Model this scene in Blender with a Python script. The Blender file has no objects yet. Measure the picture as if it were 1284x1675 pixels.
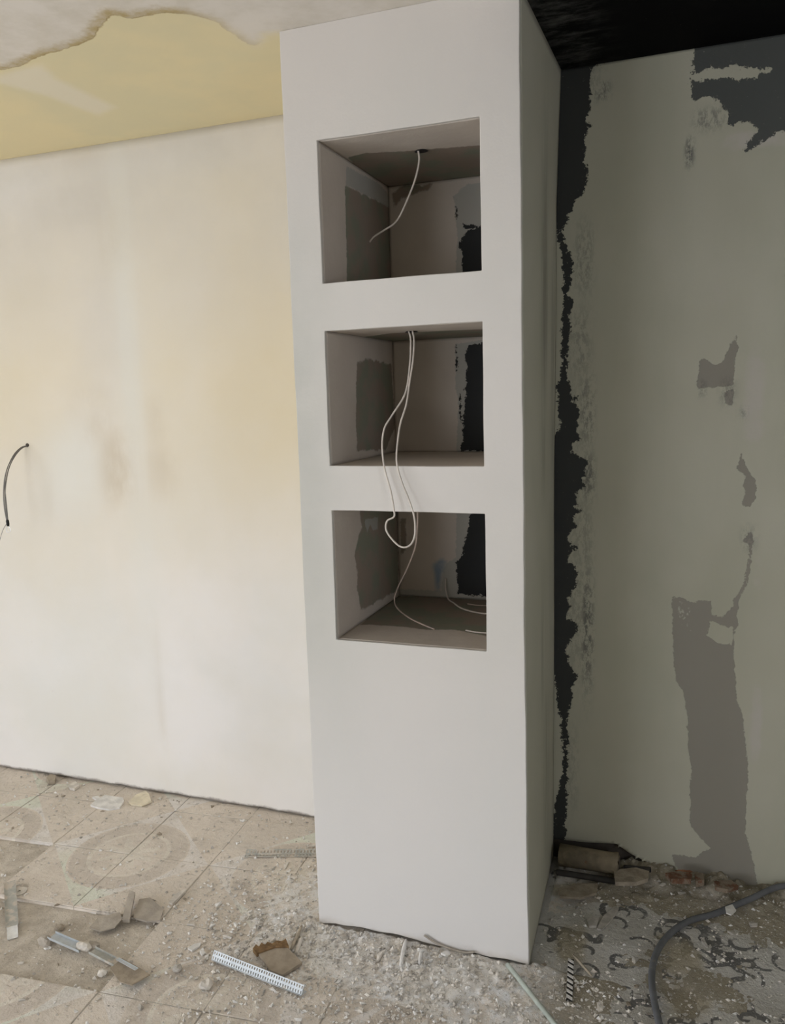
import bpy, bmesh, math, random
import numpy as np
from mathutils import Matrix, Vector

rnd = random.Random(7)
nrs = np.random.RandomState(11)
SC = bpy.context.scene
COL = SC.collection

# ------------------------------------------------------------------ camera, world, light, exposure
FPX = 1350.0                                     # focal length in pixels of the 1284 x 1675 frame
CP = np.array([1.0708, -2.1355, 1.6207])
YAW, PITCH, ROLL = 0.35181, -0.13884, -0.02902
cy, sy, cp_, sp_, cr, sr = math.cos(YAW), math.sin(YAW), math.cos(PITCH), math.sin(PITCH), math.cos(ROLL), math.sin(ROLL)
FW = np.array([-sy*cp_, cy*cp_, sp_]); _r = np.array([cy, sy, 0.0]); _u = np.cross(_r, FW)
RT = _r*cr + _u*sr; UP = -_r*sr + _u*cr
cam_d = bpy.data.cameras.new('camera'); cam = bpy.data.objects.new('camera', cam_d); COL.objects.link(cam)
cam_d.sensor_fit = 'VERTICAL'; cam_d.sensor_height = 24.0; cam_d.lens = FPX/1675*24.0; cam_d.clip_start = 0.02
cam.matrix_world = Matrix(((RT[0], UP[0], -FW[0], CP[0]), (RT[1], UP[1], -FW[1], CP[1]), (RT[2], UP[2], -FW[2], CP[2]), (0, 0, 0, 1)))
SC.camera = cam
SC.view_settings.view_transform = 'Standard'; SC.view_settings.look = 'None'
SC.view_settings.exposure = 0.0; SC.view_settings.gamma = 1.0; SC.view_settings.use_curve_mapping = False

WALL_Y, H, COLW = 0.5906, 2.6, 0.6539            # back wall plane, room height, column width
XL, XR, YF = -3.4, 3.0, -5.0                     # far sides of the room
WIN_L = (-4.8, -1.7, 0.05, 1.85)                 # window in the left wall: y0, y1, z0, z1
WIN_F = (-3.0, -1.0, 0.05, 1.85)                 # glazed door window in the wall behind the camera: x0, x1, z0, z1

FILL_WIN = (-3.3, -1.9, 0.9, 2.2)                   # unseen fill window added to brighten the right side: y0, y1, z0, z1

world = bpy.data.worlds.new('overcast'); SC.world = world; world.use_nodes = True
bg = world.node_tree.nodes['Background']; bg.inputs['Color'].default_value = (0.935, 0.985, 1.08, 1); bg.inputs['Strength'].default_value = 6.6
def portal(name, loc, rot, sx, sy_):
    d = bpy.data.lights.new(name, 'AREA'); d.shape = 'RECTANGLE'; d.size = sx; d.size_y = sy_; d.cycles.is_portal = True
    o = bpy.data.objects.new(name, d); COL.objects.link(o); o.location = loc; o.rotation_euler = rot
portal('window_portal', (XL-0.1, (WIN_L[0]+WIN_L[1])/2, (WIN_L[2]+WIN_L[3])/2), (0, -math.pi/2, 0), WIN_L[3]-WIN_L[2], WIN_L[1]-WIN_L[0])
portal('rear_window_portal', ((WIN_F[0]+WIN_F[1])/2, YF-0.1, (WIN_F[2]+WIN_F[3])/2), (math.pi/2, 0, 0), WIN_F[1]-WIN_F[0], WIN_F[3]-WIN_F[2])

portal('fill_window_portal', (XR+0.1, (FILL_WIN[0]+FILL_WIN[1])/2, (FILL_WIN[2]+FILL_WIN[3])/2), (0, math.pi/2, 0), FILL_WIN[3]-FILL_WIN[2], FILL_WIN[1]-FILL_WIN[0])
SC.cycles.diffuse_bounces = 6; SC.cycles.adaptive_threshold = 0.02

# ------------------------------------------------------------------ helpers
def un(x, y, ax, val):
    """the point where the sight line through pixel (x, y) meets the plane axis = val"""
    d = FW + RT*(x-642)/FPX - UP*(y-837.5)/FPX
    return CP + d*(val-CP[ax])/d[ax]
def on_floor(x, y, z=0.0): return un(x, y, 2, z)
def wallpts(l, y=WALL_Y): return np.array([un(a, b, 1, y)[[0, 2]] for a, b in l])

def sdf(P, poly):
    """signed distance, positive inside"""
    A = np.asarray(poly, float); B = np.roll(A, -1, 0)
    d2 = np.full(len(P), 1e9); ins = np.zeros(len(P), bool)
    for a, b in zip(A, B):
        e = b-a; w = P-a; t = np.clip((w@e)/max(e@e, 1e-12), 0, 1)
        q = w-t[:, None]*e; d2 = np.minimum(d2, (q*q).sum(1))
        c = (a[1] > P[:, 1]) != (b[1] > P[:, 1])
        if abs(b[1]-a[1]) > 1e-12:
            xi = a[0]+(P[:, 1]-a[1])*(b[0]-a[0])/(b[1]-a[1]); ins ^= c & (P[:, 0] < xi)
    d = np.sqrt(d2); return np.where(ins, d, -d)
def sdl(P, line, closed=False):
    """distance to an open polyline"""
    A = np.asarray(line, float); d2 = np.full(len(P), 1e9)
    for a, b in zip(A[:-1], A[1:]):
        e = b-a; w = P-a; t = np.clip((w@e)/max(e@e, 1e-12), 0, 1); q = w-t[:, None]*e
        d2 = np.minimum(d2, (q*q).sum(1))
    return np.sqrt(d2)
def blobs(P, l):
    """soft rounded patches: (cx, cy, rx, ry, strength)"""
    v = np.zeros(len(P))
    for cx, cz, rx, rz, s in l:
        q = np.abs((P[:, 0]-cx)/rx)**3+np.abs((P[:, 1]-cz)/rz)**3
        v = np.maximum(v, s*np.exp(-q))
    return v
def wblobs(P, l, y=WALL_Y):
    o = []
    for px, py, rx, ry, s in l:
        c = un(px, py, 1, y); e = un(px+rx, py, 1, y); f = un(px, py-ry, 1, y)
        o.append((c[0], c[2], abs(e[0]-c[0]), abs(f[2]-c[2]), s))
    return blobs(P, o)

def linkob(name, me, mat=None, parent=None, smooth=False):
    o = bpy.data.objects.new(name, me); COL.objects.link(o)
    if mat is not None and not me.materials: me.materials.append(mat)
    if smooth:
        for p in me.polygons: p.use_smooth = True
    if parent: o.parent = parent
    return o
def tag(o, label, cat, group=None):
    o['label'] = label; o['category'] = cat
    if group: o['group'] = group
    return o
def struct(o, label=None):
    o['kind'] = 'structure'
    if label: o['label'] = label
    return o
def empty(name, loc):
    o = bpy.data.objects.new(name, None); COL.objects.link(o); o.location = loc; o.empty_display_size = 0.05
    return o
def child(o, parent):
    """parent keeping the vertices in world coordinates"""
    o.parent = parent; o.matrix_parent_inverse = Matrix.Translation(parent.location).inverted(); return o

def grid_mesh(name, us, vs, fn, skip=None, flip=False):
    """fn(U, V) -> Nx3; us, vs 1-d arrays"""
    U, V = np.meshgrid(us, vs, indexing='ij'); nu, nv = len(us), len(vs)
    pts = fn(U.ravel(), V.ravel())
    idx = np.arange(nu*nv).reshape(nu, nv)
    q = np.stack([idx[:-1, :-1], idx[1:, :-1], idx[1:, 1:], idx[:-1, 1:]], -1)
    if flip: q = q[..., ::-1]
    if skip is not None:
        cu = (us[:-1]+us[1:])/2; cv = (vs[:-1]+vs[1:])/2; CU, CV = np.meshgrid(cu, cv, indexing='ij')
        q = q[~skip(CU, CV)]
    q = q.reshape(-1, 4)
    me = bpy.data.meshes.new(name); me.from_pydata([tuple(p) for p in pts], [], [tuple(int(i) for i in f) for f in q]); me.update()
    return me, pts
def setattr_f(me, name, vals):
    a = me.attributes.new(name, 'FLOAT', 'POINT'); a.data.foreach_set('value', np.asarray(vals, np.float32))
def lin(a, b, step): return np.linspace(a, b, max(2, int(round((b-a)/step))+1))
def breaks(l, step): 
    o = []
    for a, b in zip(l[:-1], l[1:]): o += list(lin(a, b, step)[:-1])
    return np.array(o+[l[-1]])
def solidify(o, th, off=-1):
    m = o.modifiers.new('thickness', 'SOLIDIFY'); m.thickness = th; m.offset = off
def bevel(o, w, seg=2, ang=40):
    m = o.modifiers.new('soft_edges', 'BEVEL'); m.width = w; m.segments = seg; m.limit_method = 'ANGLE'; m.angle_limit = math.radians(ang)
def box_bm(bm, lo, hi):
    r = bmesh.ops.create_cube(bm, size=1.0)
    for v in r['verts']:
        for i in range(3): v.co[i] = lo[i] if v.co[i] < 0 else hi[i]
    return r['verts']
def box(name, lo, hi, mat, parent=None):
    bm = bmesh.new(); box_bm(bm, lo, hi); me = bpy.data.meshes.new(name); bm.to_mesh(me); bm.free()
    return linkob(name, me, mat, parent)
def spline(pts, n=6):
    P = [np.array(p, float) for p in pts]; P = [2*P[0]-P[1]]+P+[2*P[-1]-P[-2]]; o = []
    for i in range(1, len(P)-2):
        a, b, c, d = P[i-1:i+3]
        for k in range(n):
            t = k/n; o.append(0.5*((2*b)+(c-a)*t+(2*a-5*b+4*c-d)*t*t+(3*b-a-3*c+d)*t**3))
    o.append(P[-2]); return o
def tube_mesh(name, pts, r, sides=8, caps=True):
    pts = [Vector(p) for p in pts]; n = len(pts); rs = r if hasattr(r, '__len__') else [r]*n
    V, F = [], []; ref = Vector((0.31, 0.62, 0.72)); nrm = None
    for i, p in enumerate(pts):
        t = (pts[min(i+1, n-1)]-pts[max(i-1, 0)]).normalized()
        if nrm is None: nrm = t.cross(ref).normalized()
        nrm = (nrm-t*nrm.dot(t)).normalized(); b = t.cross(nrm)
        for k in range(sides):
            a = 2*math.pi*k/sides; V.append(p+(nrm*math.cos(a)+b*math.sin(a))*rs[i])
    for i in range(n-1):
        for k in range(sides):
            k2 = (k+1) % sides; F.append((i*sides+k, i*sides+k2, (i+1)*sides+k2, (i+1)*sides+k))
    if caps: F.append(tuple(range(sides))[::-1]); F.append(tuple((n-1)*sides+k for k in range(sides)))
    me = bpy.data.meshes.new(name); me.from_pydata([tuple(v) for v in V], [], F); me.update()
    for p in me.polygons: p.use_smooth = len(p.vertices) == 4
    return me

# ------------------------------------------------------------------ materials
class Nodes:
    def __init__(s, name):
        s.m = bpy.data.materials.new(name); s.m.use_nodes = True; s.nt = s.m.node_tree
        s.b = s.nt.nodes['Principled BSDF']; s.b.inputs['Roughness'].default_value = 0.85; s.b.inputs['Specular IOR Level'].default_value = 0.25
        s.pos = s.nt.nodes.new('ShaderNodeNewGeometry').outputs['Position']
    def put(s, inp, v):
        if hasattr(v, 'is_linked'): s.nt.links.new(v, inp)
        elif isinstance(v, (tuple, list)): inp.default_value = tuple(v)+((1,) if len(inp.default_value) == 4 and len(v) == 3 else ())
        else: inp.default_value = v
    def attr(s, n): 
        a = s.nt.nodes.new('ShaderNodeAttribute'); a.attribute_name = n; return a.outputs['Fac']
    def scaled(s, v):
        n = s.nt.nodes.new('ShaderNodeVectorMath'); n.operation = 'MULTIPLY'; s.put(n.inputs[0], s.pos); n.inputs[1].default_value = v; return n.outputs[0]
    def noise(s, scale, detail=4, rough=0.55, vec=None, dist=0.0):
        n = s.nt.nodes.new('ShaderNodeTexNoise'); s.put(n.inputs['Vector'], vec or s.pos)
        n.inputs['Scale'].default_value = scale; n.inputs['Detail'].default_value = detail; n.inputs['Roughness'].default_value = rough; n.inputs['Distortion'].default_value = dist
        return n.outputs['Fac']
    def voro(s, scale, vec=None, feature='F1', out='Distance'):
        n = s.nt.nodes.new('ShaderNodeTexVoronoi'); n.feature = feature; s.put(n.inputs['Vector'], vec or s.pos); n.inputs['Scale'].default_value = scale; return n.outputs[out]
    def m_(s, op, a, b=0.0, c=0.0, clamp=False):
        n = s.nt.nodes.new('ShaderNodeMath'); n.operation = op; n.use_clamp = clamp
        for i, v in enumerate((a, b, c)): s.put(n.inputs[i], v)
        return n.outputs[0]
    def add(s, a, b): return s.m_('ADD', a, b)
    def mul(s, a, b): return s.m_('MULTIPLY', a, b)
    def step(s, v, lo, hi, a=0.0, b=1.0, kind='SMOOTHSTEP'):
        n = s.nt.nodes.new('ShaderNodeMapRange'); n.interpolation_type = kind; n.clamp = True if kind == 'LINEAR' else n.clamp
        s.put(n.inputs['Value'], v)
        for k, x in (('From Min', lo), ('From Max', hi), ('To Min', a), ('To Max', b)): n.inputs[k].default_value = x
        return n.outputs[0]
    def jit(s, scale, amp, detail=4):                    # noise centred on zero
        return s.mul(s.add(s.noise(scale, detail, 0.65), -0.5), amp)
    def mix(s, f, a, b):
        n = s.nt.nodes.new('ShaderNodeMix'); n.data_type = 'RGBA'; s.put(n.inputs['Factor'], f); s.put(n.inputs['A'], a) if False else None
        s.put(n.inputs[0], f); s.put(n.inputs[6], a); s.put(n.inputs[7], b); return n.outputs[2]
    def bump(s, h, dist, strength=1.0):
        n = s.nt.nodes.new('ShaderNodeBump'); n.inputs['Distance'].default_value = dist; n.inputs['Strength'].default_value = strength
        s.put(n.inputs['Height'], h); s.nt.links.new(n.outputs[0], s.b.inputs['Normal'])
    def col(s, c): s.put(s.b.inputs['Base Color'], c); return s
    def rough(s, v): s.put(s.b.inputs['Roughness'], v); return s

def simple(name, c, rough=0.8, metal=0.0, var=0.12, scale=40, bump=0.0, bscale=120, dust=None):
    n = Nodes(name); k = n.noise(scale, 4)
    c2 = tuple(x*(1-var) for x in c); out = n.mix(n.step(k, 0.35, 0.65), c2, c)
    if dust: out = n.mix(n.step(n.noise(25, 5, 0.65), dust[1], dust[1]+0.12), out, dust[0])
    n.col(out).rough(rough); n.b.inputs['Metallic'].default_value = metal
    if bump: n.bump(n.noise(bscale, 4), bump)
    return n.m

DUST = (0.62, 0.56, 0.485)
# smooth filler on the column
n = Nodes('column_plaster')
c = n.mix(n.step(n.noise(1.6, 3), 0.3, 0.7), (0.65, 0.625, 0.575), (0.68, 0.645, 0.60))
c = n.mix(n.mul(n.step(n.noise(3.1, 4, 0.6, n.scaled((1, 1, 0.35))), 0.5, 0.75), 0.4), c, (0.60, 0.61, 0.565))
c = n.mix(n.mul(n.step(n.noise(30, 5, 0.7), 0.62, 0.75), 0.15), c, (0.5, 0.47, 0.42))
c = n.mix(n.mul(n.attr('filler_shade'), n.step(n.noise(4, 4), 0.25, 0.6, 0.5, 1.0)), c, (0.515, 0.515, 0.465)); c = n.mix(n.attr('warm_shade'), c, (0.60, 0.555, 0.51)); c = n.mix(n.attr('foot_light'), c, (0.74, 0.72, 0.70))
sz = n.nt.nodes.new('ShaderNodeSeparateXYZ'); n.put(sz.inputs[0], n.pos)
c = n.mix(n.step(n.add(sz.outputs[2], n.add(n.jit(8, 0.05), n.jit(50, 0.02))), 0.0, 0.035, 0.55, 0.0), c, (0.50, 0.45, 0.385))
n.col(c); n.bump(n.add(n.noise(9, 4), n.mul(n.noise(160, 3), 0.12)), 0.004, 0.5); M_COL = n.m
# side of the column: greyer filler with long trowel smears
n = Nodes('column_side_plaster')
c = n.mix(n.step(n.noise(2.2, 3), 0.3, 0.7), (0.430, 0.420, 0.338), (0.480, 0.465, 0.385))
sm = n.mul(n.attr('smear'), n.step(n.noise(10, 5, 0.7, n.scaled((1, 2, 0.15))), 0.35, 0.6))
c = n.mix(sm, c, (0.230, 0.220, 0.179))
bk = n.step(n.add(n.attr('black'), n.add(n.jit(40, 0.022), n.jit(150, 0.012))), -0.001, 0.001)
c = n.mix(bk, c, (0.045, 0.046, 0.045))
n.col(c); n.bump(n.noise(9, 4), 0.004, 0.5); M_SIDE = n.m
# left stretch of the back wall: cream filler, greyed towards the top as painted shade
n = Nodes('cream_plaster')
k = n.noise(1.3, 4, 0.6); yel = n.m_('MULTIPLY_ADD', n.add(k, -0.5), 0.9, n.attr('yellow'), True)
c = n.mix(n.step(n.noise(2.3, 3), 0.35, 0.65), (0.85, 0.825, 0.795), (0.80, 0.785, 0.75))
c = n.mix(yel, c, (0.76, 0.665, 0.475)); c = n.mix(n.mul(n.attr('grey_shade'), n.step(n.noise(3, 4), 0.2, 0.6, 0.55, 1.0)), c, (0.60, 0.565, 0.51))
st = n.mul(n.attr('stain'), n.step(n.noise(7, 5, 0.6, n.scaled((1, 1, 0.5))), 0.25, 0.6))
c = n.mix(st, c, (0.58, 0.49, 0.36))
c = n.mix(n.mul(n.attr('pale'), 0.5), c, (0.78, 0.79, 0.74))
c = n.mix(n.mul(n.step(n.noise(22, 6, 0.7), 0.6, 0.8), 0.12), c, (0.5, 0.45, 0.38))
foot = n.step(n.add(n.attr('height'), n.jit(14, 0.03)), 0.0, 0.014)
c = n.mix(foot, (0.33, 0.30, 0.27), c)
n.col(c); n.bump(n.add(n.noise(6, 4), n.mul(n.noise(120, 3), 0.1)), 0.004, 0.5); M_LEFT = n.m
# right stretch: grey filler half covering black paint
n = Nodes('grey_plaster_over_black')
c = n.mix(n.step(n.noise(1.9, 3), 0.3, 0.7), (0.459, 0.448, 0.355), (0.504, 0.493, 0.402))
c = n.mix(n.mul(n.step(n.noise(4, 5, 0.6, n.scaled((1, 1, 0.3))), 0.45, 0.7), 0.35), c, (0.403, 0.414, 0.319))
pl = n.step(n.add(n.attr('pale'), n.jit(12, 0.5)), 0.3, 0.55)
c = n.mix(n.mul(pl, 0.9), c, (0.520, 0.490, 0.437))
gr = n.step(n.add(n.attr('grey'), n.add(n.jit(45, 0.020), n.jit(160, 0.012))), -0.001, 0.001)
mot = n.mul(gr, n.step(n.add(n.attr('mottle'), n.jit(60, 1.1)), 0.52, 0.62))
c = n.mix(gr, c, (0.293, 0.274, 0.232)); c = n.mix(mot, c, (0.448, 0.431, 0.361))
sm = n.mul(n.attr('smudge'), n.step(n.noise(75, 6, 0.8, n.scaled((1, 1, 0.45))), 0.43, 0.58))
c = n.mix(sm, c, (0.129, 0.129, 0.121))
bk = n.step(n.add(n.attr('black'), n.add(n.jit(48, 0.042), n.jit(170, 0.030, 6))), -0.001, 0.001)
fl = n.mul(n.step(n.noise(110, 4, 0.7), 0.68, 0.71), 0.8)
bc = n.mix(fl, n.mix(n.attr('faded'), (0.041, 0.043, 0.041), (0.095, 0.101, 0.095)), (0.370, 0.358, 0.299))
c = n.mix(bk, c, bc)
br = n.step(n.add(n.attr('brick'), n.jit(30, 0.02)), -0.001, 0.002); c = n.mix(br, c, (0.302, 0.146, 0.077))
n.col(c); n.rough(n.step(bk, 0, 1, 0.88, 0.6))
n.bump(n.add(n.add(n.mul(bk, -0.5), n.mul(gr, -0.25)), n.add(n.mul(n.noise(7, 4), 0.7), n.mul(n.noise(120, 3), 0.12))), 0.005, 0.6); M_RIGHT = n.m
# inside of the niches
n = Nodes('niche_plaster')
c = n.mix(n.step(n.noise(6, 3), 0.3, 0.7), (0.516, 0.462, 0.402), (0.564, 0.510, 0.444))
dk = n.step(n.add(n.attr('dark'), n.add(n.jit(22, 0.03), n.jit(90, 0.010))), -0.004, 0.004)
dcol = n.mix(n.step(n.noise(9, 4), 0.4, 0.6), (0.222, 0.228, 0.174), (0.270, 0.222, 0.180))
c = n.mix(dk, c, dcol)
rim = n.step(n.add(n.attr('pale'), n.jit(70, 0.02)), -0.002, 0.002); c = n.mix(n.mul(rim, 0.8), c, (0.372, 0.372, 0.336))
bl = n.mul(n.attr('blue'), n.step(n.noise(14, 4), 0.2, 0.6, 0.2, 0.75)); c = n.mix(bl, c, (0.120, 0.228, 0.336))
bk = n.step(n.add(n.attr('black'), n.add(n.jit(55, 0.030), n.jit(170, 0.022, 6))), -0.001, 0.001)
c = n.mix(bk, c, (0.030, 0.031, 0.031))
n.col(c); n.bump(n.add(n.mul(bk, -0.4), n.add(n.noise(11, 4), n.mul(n.noise(120, 3), 0.15))), 0.004, 0.6); M_NICHE = n.m
# ceiling: cream paint, old white skim with a torn brown edge, black paint at the right
n = Nodes('ceiling_paint')
sd = n.add(n.attr('cream'), n.add(n.jit(16, 0.03), n.jit(60, 0.010)))
cr_ = n.mix(n.step(n.noise(2.5, 4), 0.35, 0.65), (0.792, 0.693, 0.440), (0.726, 0.660, 0.440))
wh = n.mix(n.step(n.noise(6, 5, 0.65), 0.35, 0.65), (0.660, 0.616, 0.539), (0.748, 0.704, 0.643))
soft = n.step(n.add(sd, n.jit(7, 0.06)), -0.03, 0.03); hard = n.step(sd, -0.003, 0.003)
f = n.mix(n.attr('torn'), soft, hard); c = n.mix(f, wh, cr_)
band = n.mul(n.mul(n.step(n.add(sd, n.jit(30, 0.03)), -0.045, -0.004), n.step(sd, 0.001, 0.006, 1.0, 0.0)), n.attr('torn'))
c = n.mix(n.mul(band, n.step(n.noise(25, 5), 0.3, 0.6, 0.5, 1.0)), c, (0.462, 0.369, 0.198))
c = n.mix(n.mul(n.attr('streak'), 0.7), c, (0.792, 0.737, 0.616))
bk = n.step(n.add(n.attr('black'), n.add(n.jit(30, 0.012), n.jit(120, 0.008))), -0.001, 0.001)
bsm = n.mul(n.attr('scuff'), n.step(n.noise(14, 6, 0.75, n.scaled((0.6, 1.5, 1))), 0.4, 0.7))
c = n.mix(bk, c, n.mix(bsm, n.mix(n.step(n.noise(120, 2), 0.76, 0.78), (0.004, 0.004, 0.004), (0.1, 0.1, 0.09)), (0.075, 0.075, 0.072)))
n.b.inputs['Specular IOR Level'].default_value = 0.06
n.col(c); n.bump(n.add(n.noise(7, 4), n.mul(hard, n.mul(n.attr('torn'), -0.5))), 0.004, 0.5); M_CEIL = n.m
M_SHELL_DARK = simple('old_black_wall_paint', (0.05, 0.05, 0.05), 0.7, bump=0.003, bscale=20)
M_SHELL_CREAM = simple('rough_room_plaster', (0.62, 0.58, 0.50), 0.9, bump=0.004, bscale=12)
M_SHELL_GREY = simple('grey_room_plaster', (0.20, 0.195, 0.18), 0.9, bump=0.004, bscale=12)
M_GAP = simple('dark_wall_core', (0.10, 0.085, 0.07), 0.95, bump=0.004, bscale=40)

# floor tiles: rotated 4.5 degrees from the walls, rings inside diamonds printed over four tiles
TA = math.radians(4.5); TS = 0.322; TU, TV = -0.815, 0.222
def tuv(x, y): return x*math.cos(TA)+y*math.sin(TA), -x*math.sin(TA)+y*math.cos(TA)
def txy(u, v): return u*math.cos(TA)-v*math.sin(TA), u*math.sin(TA)+v*math.cos(TA)
n = Nodes('dusty_printed_tile')
rt = n.nt.nodes.new('ShaderNodeVectorRotate'); rt.rotation_type = 'Z_AXIS'; rt.inputs['Angle'].default_value = -TA; n.put(rt.inputs['Vector'], n.pos)
sx = n.nt.nodes.new('ShaderNodeSeparateXYZ'); n.put(sx.inputs[0], rt.outputs[0])
def centred(v, c0):                                   # distance from the nearest ring centre, period two tiles
    a = n.m_('FLOORED_MODULO', n.add(v, -c0+TS), 2*TS); return n.add(a, -TS)
du, dv = centred(sx.outputs[0], TU), centred(sx.outputs[1], TV)
rad = n.m_('SQRT', n.add(n.mul(du, du), n.mul(dv, dv))); dia = n.add(n.m_('ABSOLUTE', du), n.m_('ABSOLUTE', dv))
ang = n.m_('ARCTAN2', dv, du)
wob = n.jit(9, 0.012)
ring = n.mul(n.step(n.add(rad, wob), 0.146, 0.150), n.step(n.add(rad, wob), 0.206, 0.210, 1, 0))
corner = n.mul(n.step(dia, 0.316, 0.320, 1, 0), n.step(rad, 0.214, 0.218))
star = n.mul(n.step(n.add(rad, n.mul(n.m_('SINE', n.mul(ang, 8)), 0.035)), 0.075, 0.079, 1, 0), 1.0)
rim_ = n.mul(n.step(rad, 0.132, 0.134), n.step(rad, 0.146, 0.148, 1, 0))
c = n.mix(n.step(n.noise(3, 4), 0.35, 0.65), (0.713, 0.642, 0.556), (0.798, 0.720, 0.627))
vis = n.step(n.noise(4.5, 5, 0.6), 0.34, 0.55, 0.45, 1.0)
c = n.mix(n.mul(ring, n.mul(vis, 0.55)), c, (0.584, 0.521, 0.456))
c = n.mix(n.mul(corner, n.mul(vis, 0.9)), c, n.mix(n.step(n.noise(1.7, 1), 0.46, 0.54), (0.770, 0.798, 0.685), (0.850, 0.812, 0.770)))
c = n.mix(n.mul(star, n.mul(vis, 0.45)), c, (0.850, 0.812, 0.713)); c = n.mix(n.mul(rim_, n.mul(vis, 0.5)), c, (0.850, 0.812, 0.713))
c = n.mix(n.mul(n.step(n.noise(7, 5, 0.65), 0.5, 0.7), 0.55), c, DUST)
c = n.mix(n.mul(n.step(n.noise(2.2, 4, 0.6, n.scaled((1, 1, 1))), 0.55, 0.7), 0.5), c, (0.850, 0.784, 0.691))
c = n.mix(n.step(n.noise(30, 5, 0.7), 0.57, 0.70, 0, 0.28), c, (0.50, 0.455, 0.40))
c = n.mix(n.step(n.noise(5, 6, 0.7), 0.5, 0.68, 0, 0.3), c, (0.47, 0.435, 0.38))
c = n.mix(n.step(n.noise(70, 4, 0.7), 0.62, 0.70, 0, 0.35), c, (0.527, 0.463, 0.392))
c = n.mix(n.step(n.noise(110, 3, 0.7), 0.65, 0.7, 0, 0.7), c, (0.850, 0.850, 0.850))
n.col(c).rough(0.9); clus = n.step(n.noise(3.3, 3), 0.40, 0.58, 0.25, 1.1)
n.bump(n.add(n.add(n.mul(n.noise(45, 6, 0.7), 0.8), n.mul(n.mul(clus, n.step(n.noise(30, 5, 0.7), 0.56, 0.74)), 0.75)), n.mul(n.noise(9, 4), 1.0)), 0.011, 0.8); M_TILE = n.m
# bare screed where tiles are missing
n = Nodes('bare_screed')
c = n.mix(n.step(n.noise(14, 6, 0.65), 0.35, 0.65), (0.506, 0.449, 0.373), (0.670, 0.607, 0.518))
c = n.mix(n.step(n.noise(80, 4, 0.7), 0.6, 0.68, 0, 0.6), c, (0.253, 0.216, 0.164)); n.col(c).rough(0.95)
n.bump(n.noise(40, 6, 0.7), 0.012, 0.8); M_SCREED = n.m
# patterned sheet at the right
n = Nodes('scroll_printed_floor')
c = n.mix(n.step(n.noise(5, 4), 0.35, 0.65), (0.546, 0.526, 0.476), (0.689, 0.669, 0.627))
sw = n.step(n.add(n.attr('scroll'), n.jit(60, 0.006)), -0.0015, 0.001)
worn = n.step(n.noise(8, 5, 0.65), 0.30, 0.46)
c = n.mix(n.mul(sw, n.mul(worn, 0.82)), c, (0.075, 0.075, 0.075))
c = n.mix(n.step(n.add(n.noise(4.2, 6, 0.65), n.mul(n.attr('earth'), 0.30)), 0.60, 0.78, 0, 0.75), c, (0.445, 0.385, 0.264))
c = n.mix(n.step(n.noise(90, 4, 0.7), 0.62, 0.66, 0, 0.8), c, (0.810, 0.770, 0.689))
n.col(c); n.rough(n.step(n.noise(10, 4), 0.3, 0.7, 0.45, 0.8)); n.b.inputs['Specular IOR Level'].default_value = 0.4
n.bump(n.add(n.noise(50, 6, 0.7), n.mul(n.noise(9, 4), 0.7)), 0.012, 0.8); M_SHEET = n.m
# rubble and dust
n = Nodes('plaster_rubble')
c = n.mix(n.step(n.noise(18, 6, 0.7), 0.35, 0.65), (0.814, 0.741, 0.651), (0.880, 0.880, 0.872))
c = n.mix(n.step(n.noise(3, 3), 0.5, 0.65, 0, 0.6), c, (0.880, 0.846, 0.774))
c = n.mix(n.mul(n.attr('brown'), n.step(n.noise(9, 5), 0.2, 0.5, 0.35, 1.0)), c, (0.309, 0.269, 0.187))
c = n.mix(n.step(n.noise(120, 4, 0.7), 0.6, 0.66, 0, 0.8), c, (0.880, 0.880, 0.880))
n.col(c).rough(0.95); n.bump(n.add(n.noise(70, 6, 0.75), n.noise(25, 4)), 0.010, 0.65); M_RUB = n.m
M_CHIP = simple('plaster_chip', (0.76, 0.71, 0.635), 0.9, var=0.25, scale=30, bump=0.003, bscale=80)
M_CHIPW = simple('white_plaster_chip', (0.86, 0.84, 0.80), 0.85, var=0.2, scale=30, bump=0.002, bscale=80)
M_CHIPB = simple('brown_plaster_chip', (0.42, 0.36, 0.28), 0.95, var=0.3, scale=30, bump=0.004, bscale=80)
M_CHIPG = simple('grey_dusty_chip', (0.56, 0.525, 0.47), 0.9, var=0.3, scale=30, bump=0.003, bscale=80)
M_CREAMCHIP = simple('cream_paint_flake', (0.80, 0.72, 0.55), 0.8, var=0.15, scale=30, bump=0.002, bscale=60)
M_SLAB = simple('dusty_board_offcut', (0.46, 0.41, 0.345), 0.9, var=0.2, scale=20, bump=0.003, bscale=50)
M_BRICK = simple('orange_brick', (0.22, 0.115, 0.07), 0.9, var=0.35, scale=40, bump=0.004, bscale=90, dust=((0.27, 0.22, 0.165), 0.42))
M_RAGGED = simple('brown_torn_core', (0.25, 0.155, 0.075), 0.95, var=0.35, scale=60, bump=0.004, bscale=120)
M_ZINC = simple('galvanised_steel', (0.55, 0.585, 0.605), 0.45, 0.3, var=0.12, scale=50, dust=((0.52, 0.50, 0.46), 0.58))
M_ZINCD = simple('dusty_steel', (0.50, 0.50, 0.46), 0.6, 0.2, var=0.15, scale=50, dust=(DUST, 0.48))
M_FOIL = simple('bright_foil', (0.86, 0.88, 0.90), 0.25, 0.6, var=0.15, scale=80)
M_CABLE_W = simple('white_cable_sheath', (0.66, 0.60, 0.53), 0.45, var=0.15, scale=30, dust=((0.50, 0.44, 0.37), 0.6))
M_CABLE_P = simple('dull_pink_cable_sheath', (0.46, 0.37, 0.31), 0.5, var=0.2, scale=30)
M_CABLE_G = simple('grey_cable_sheath', (0.20, 0.19, 0.175), 0.45, var=0.2, scale=60)
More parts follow.
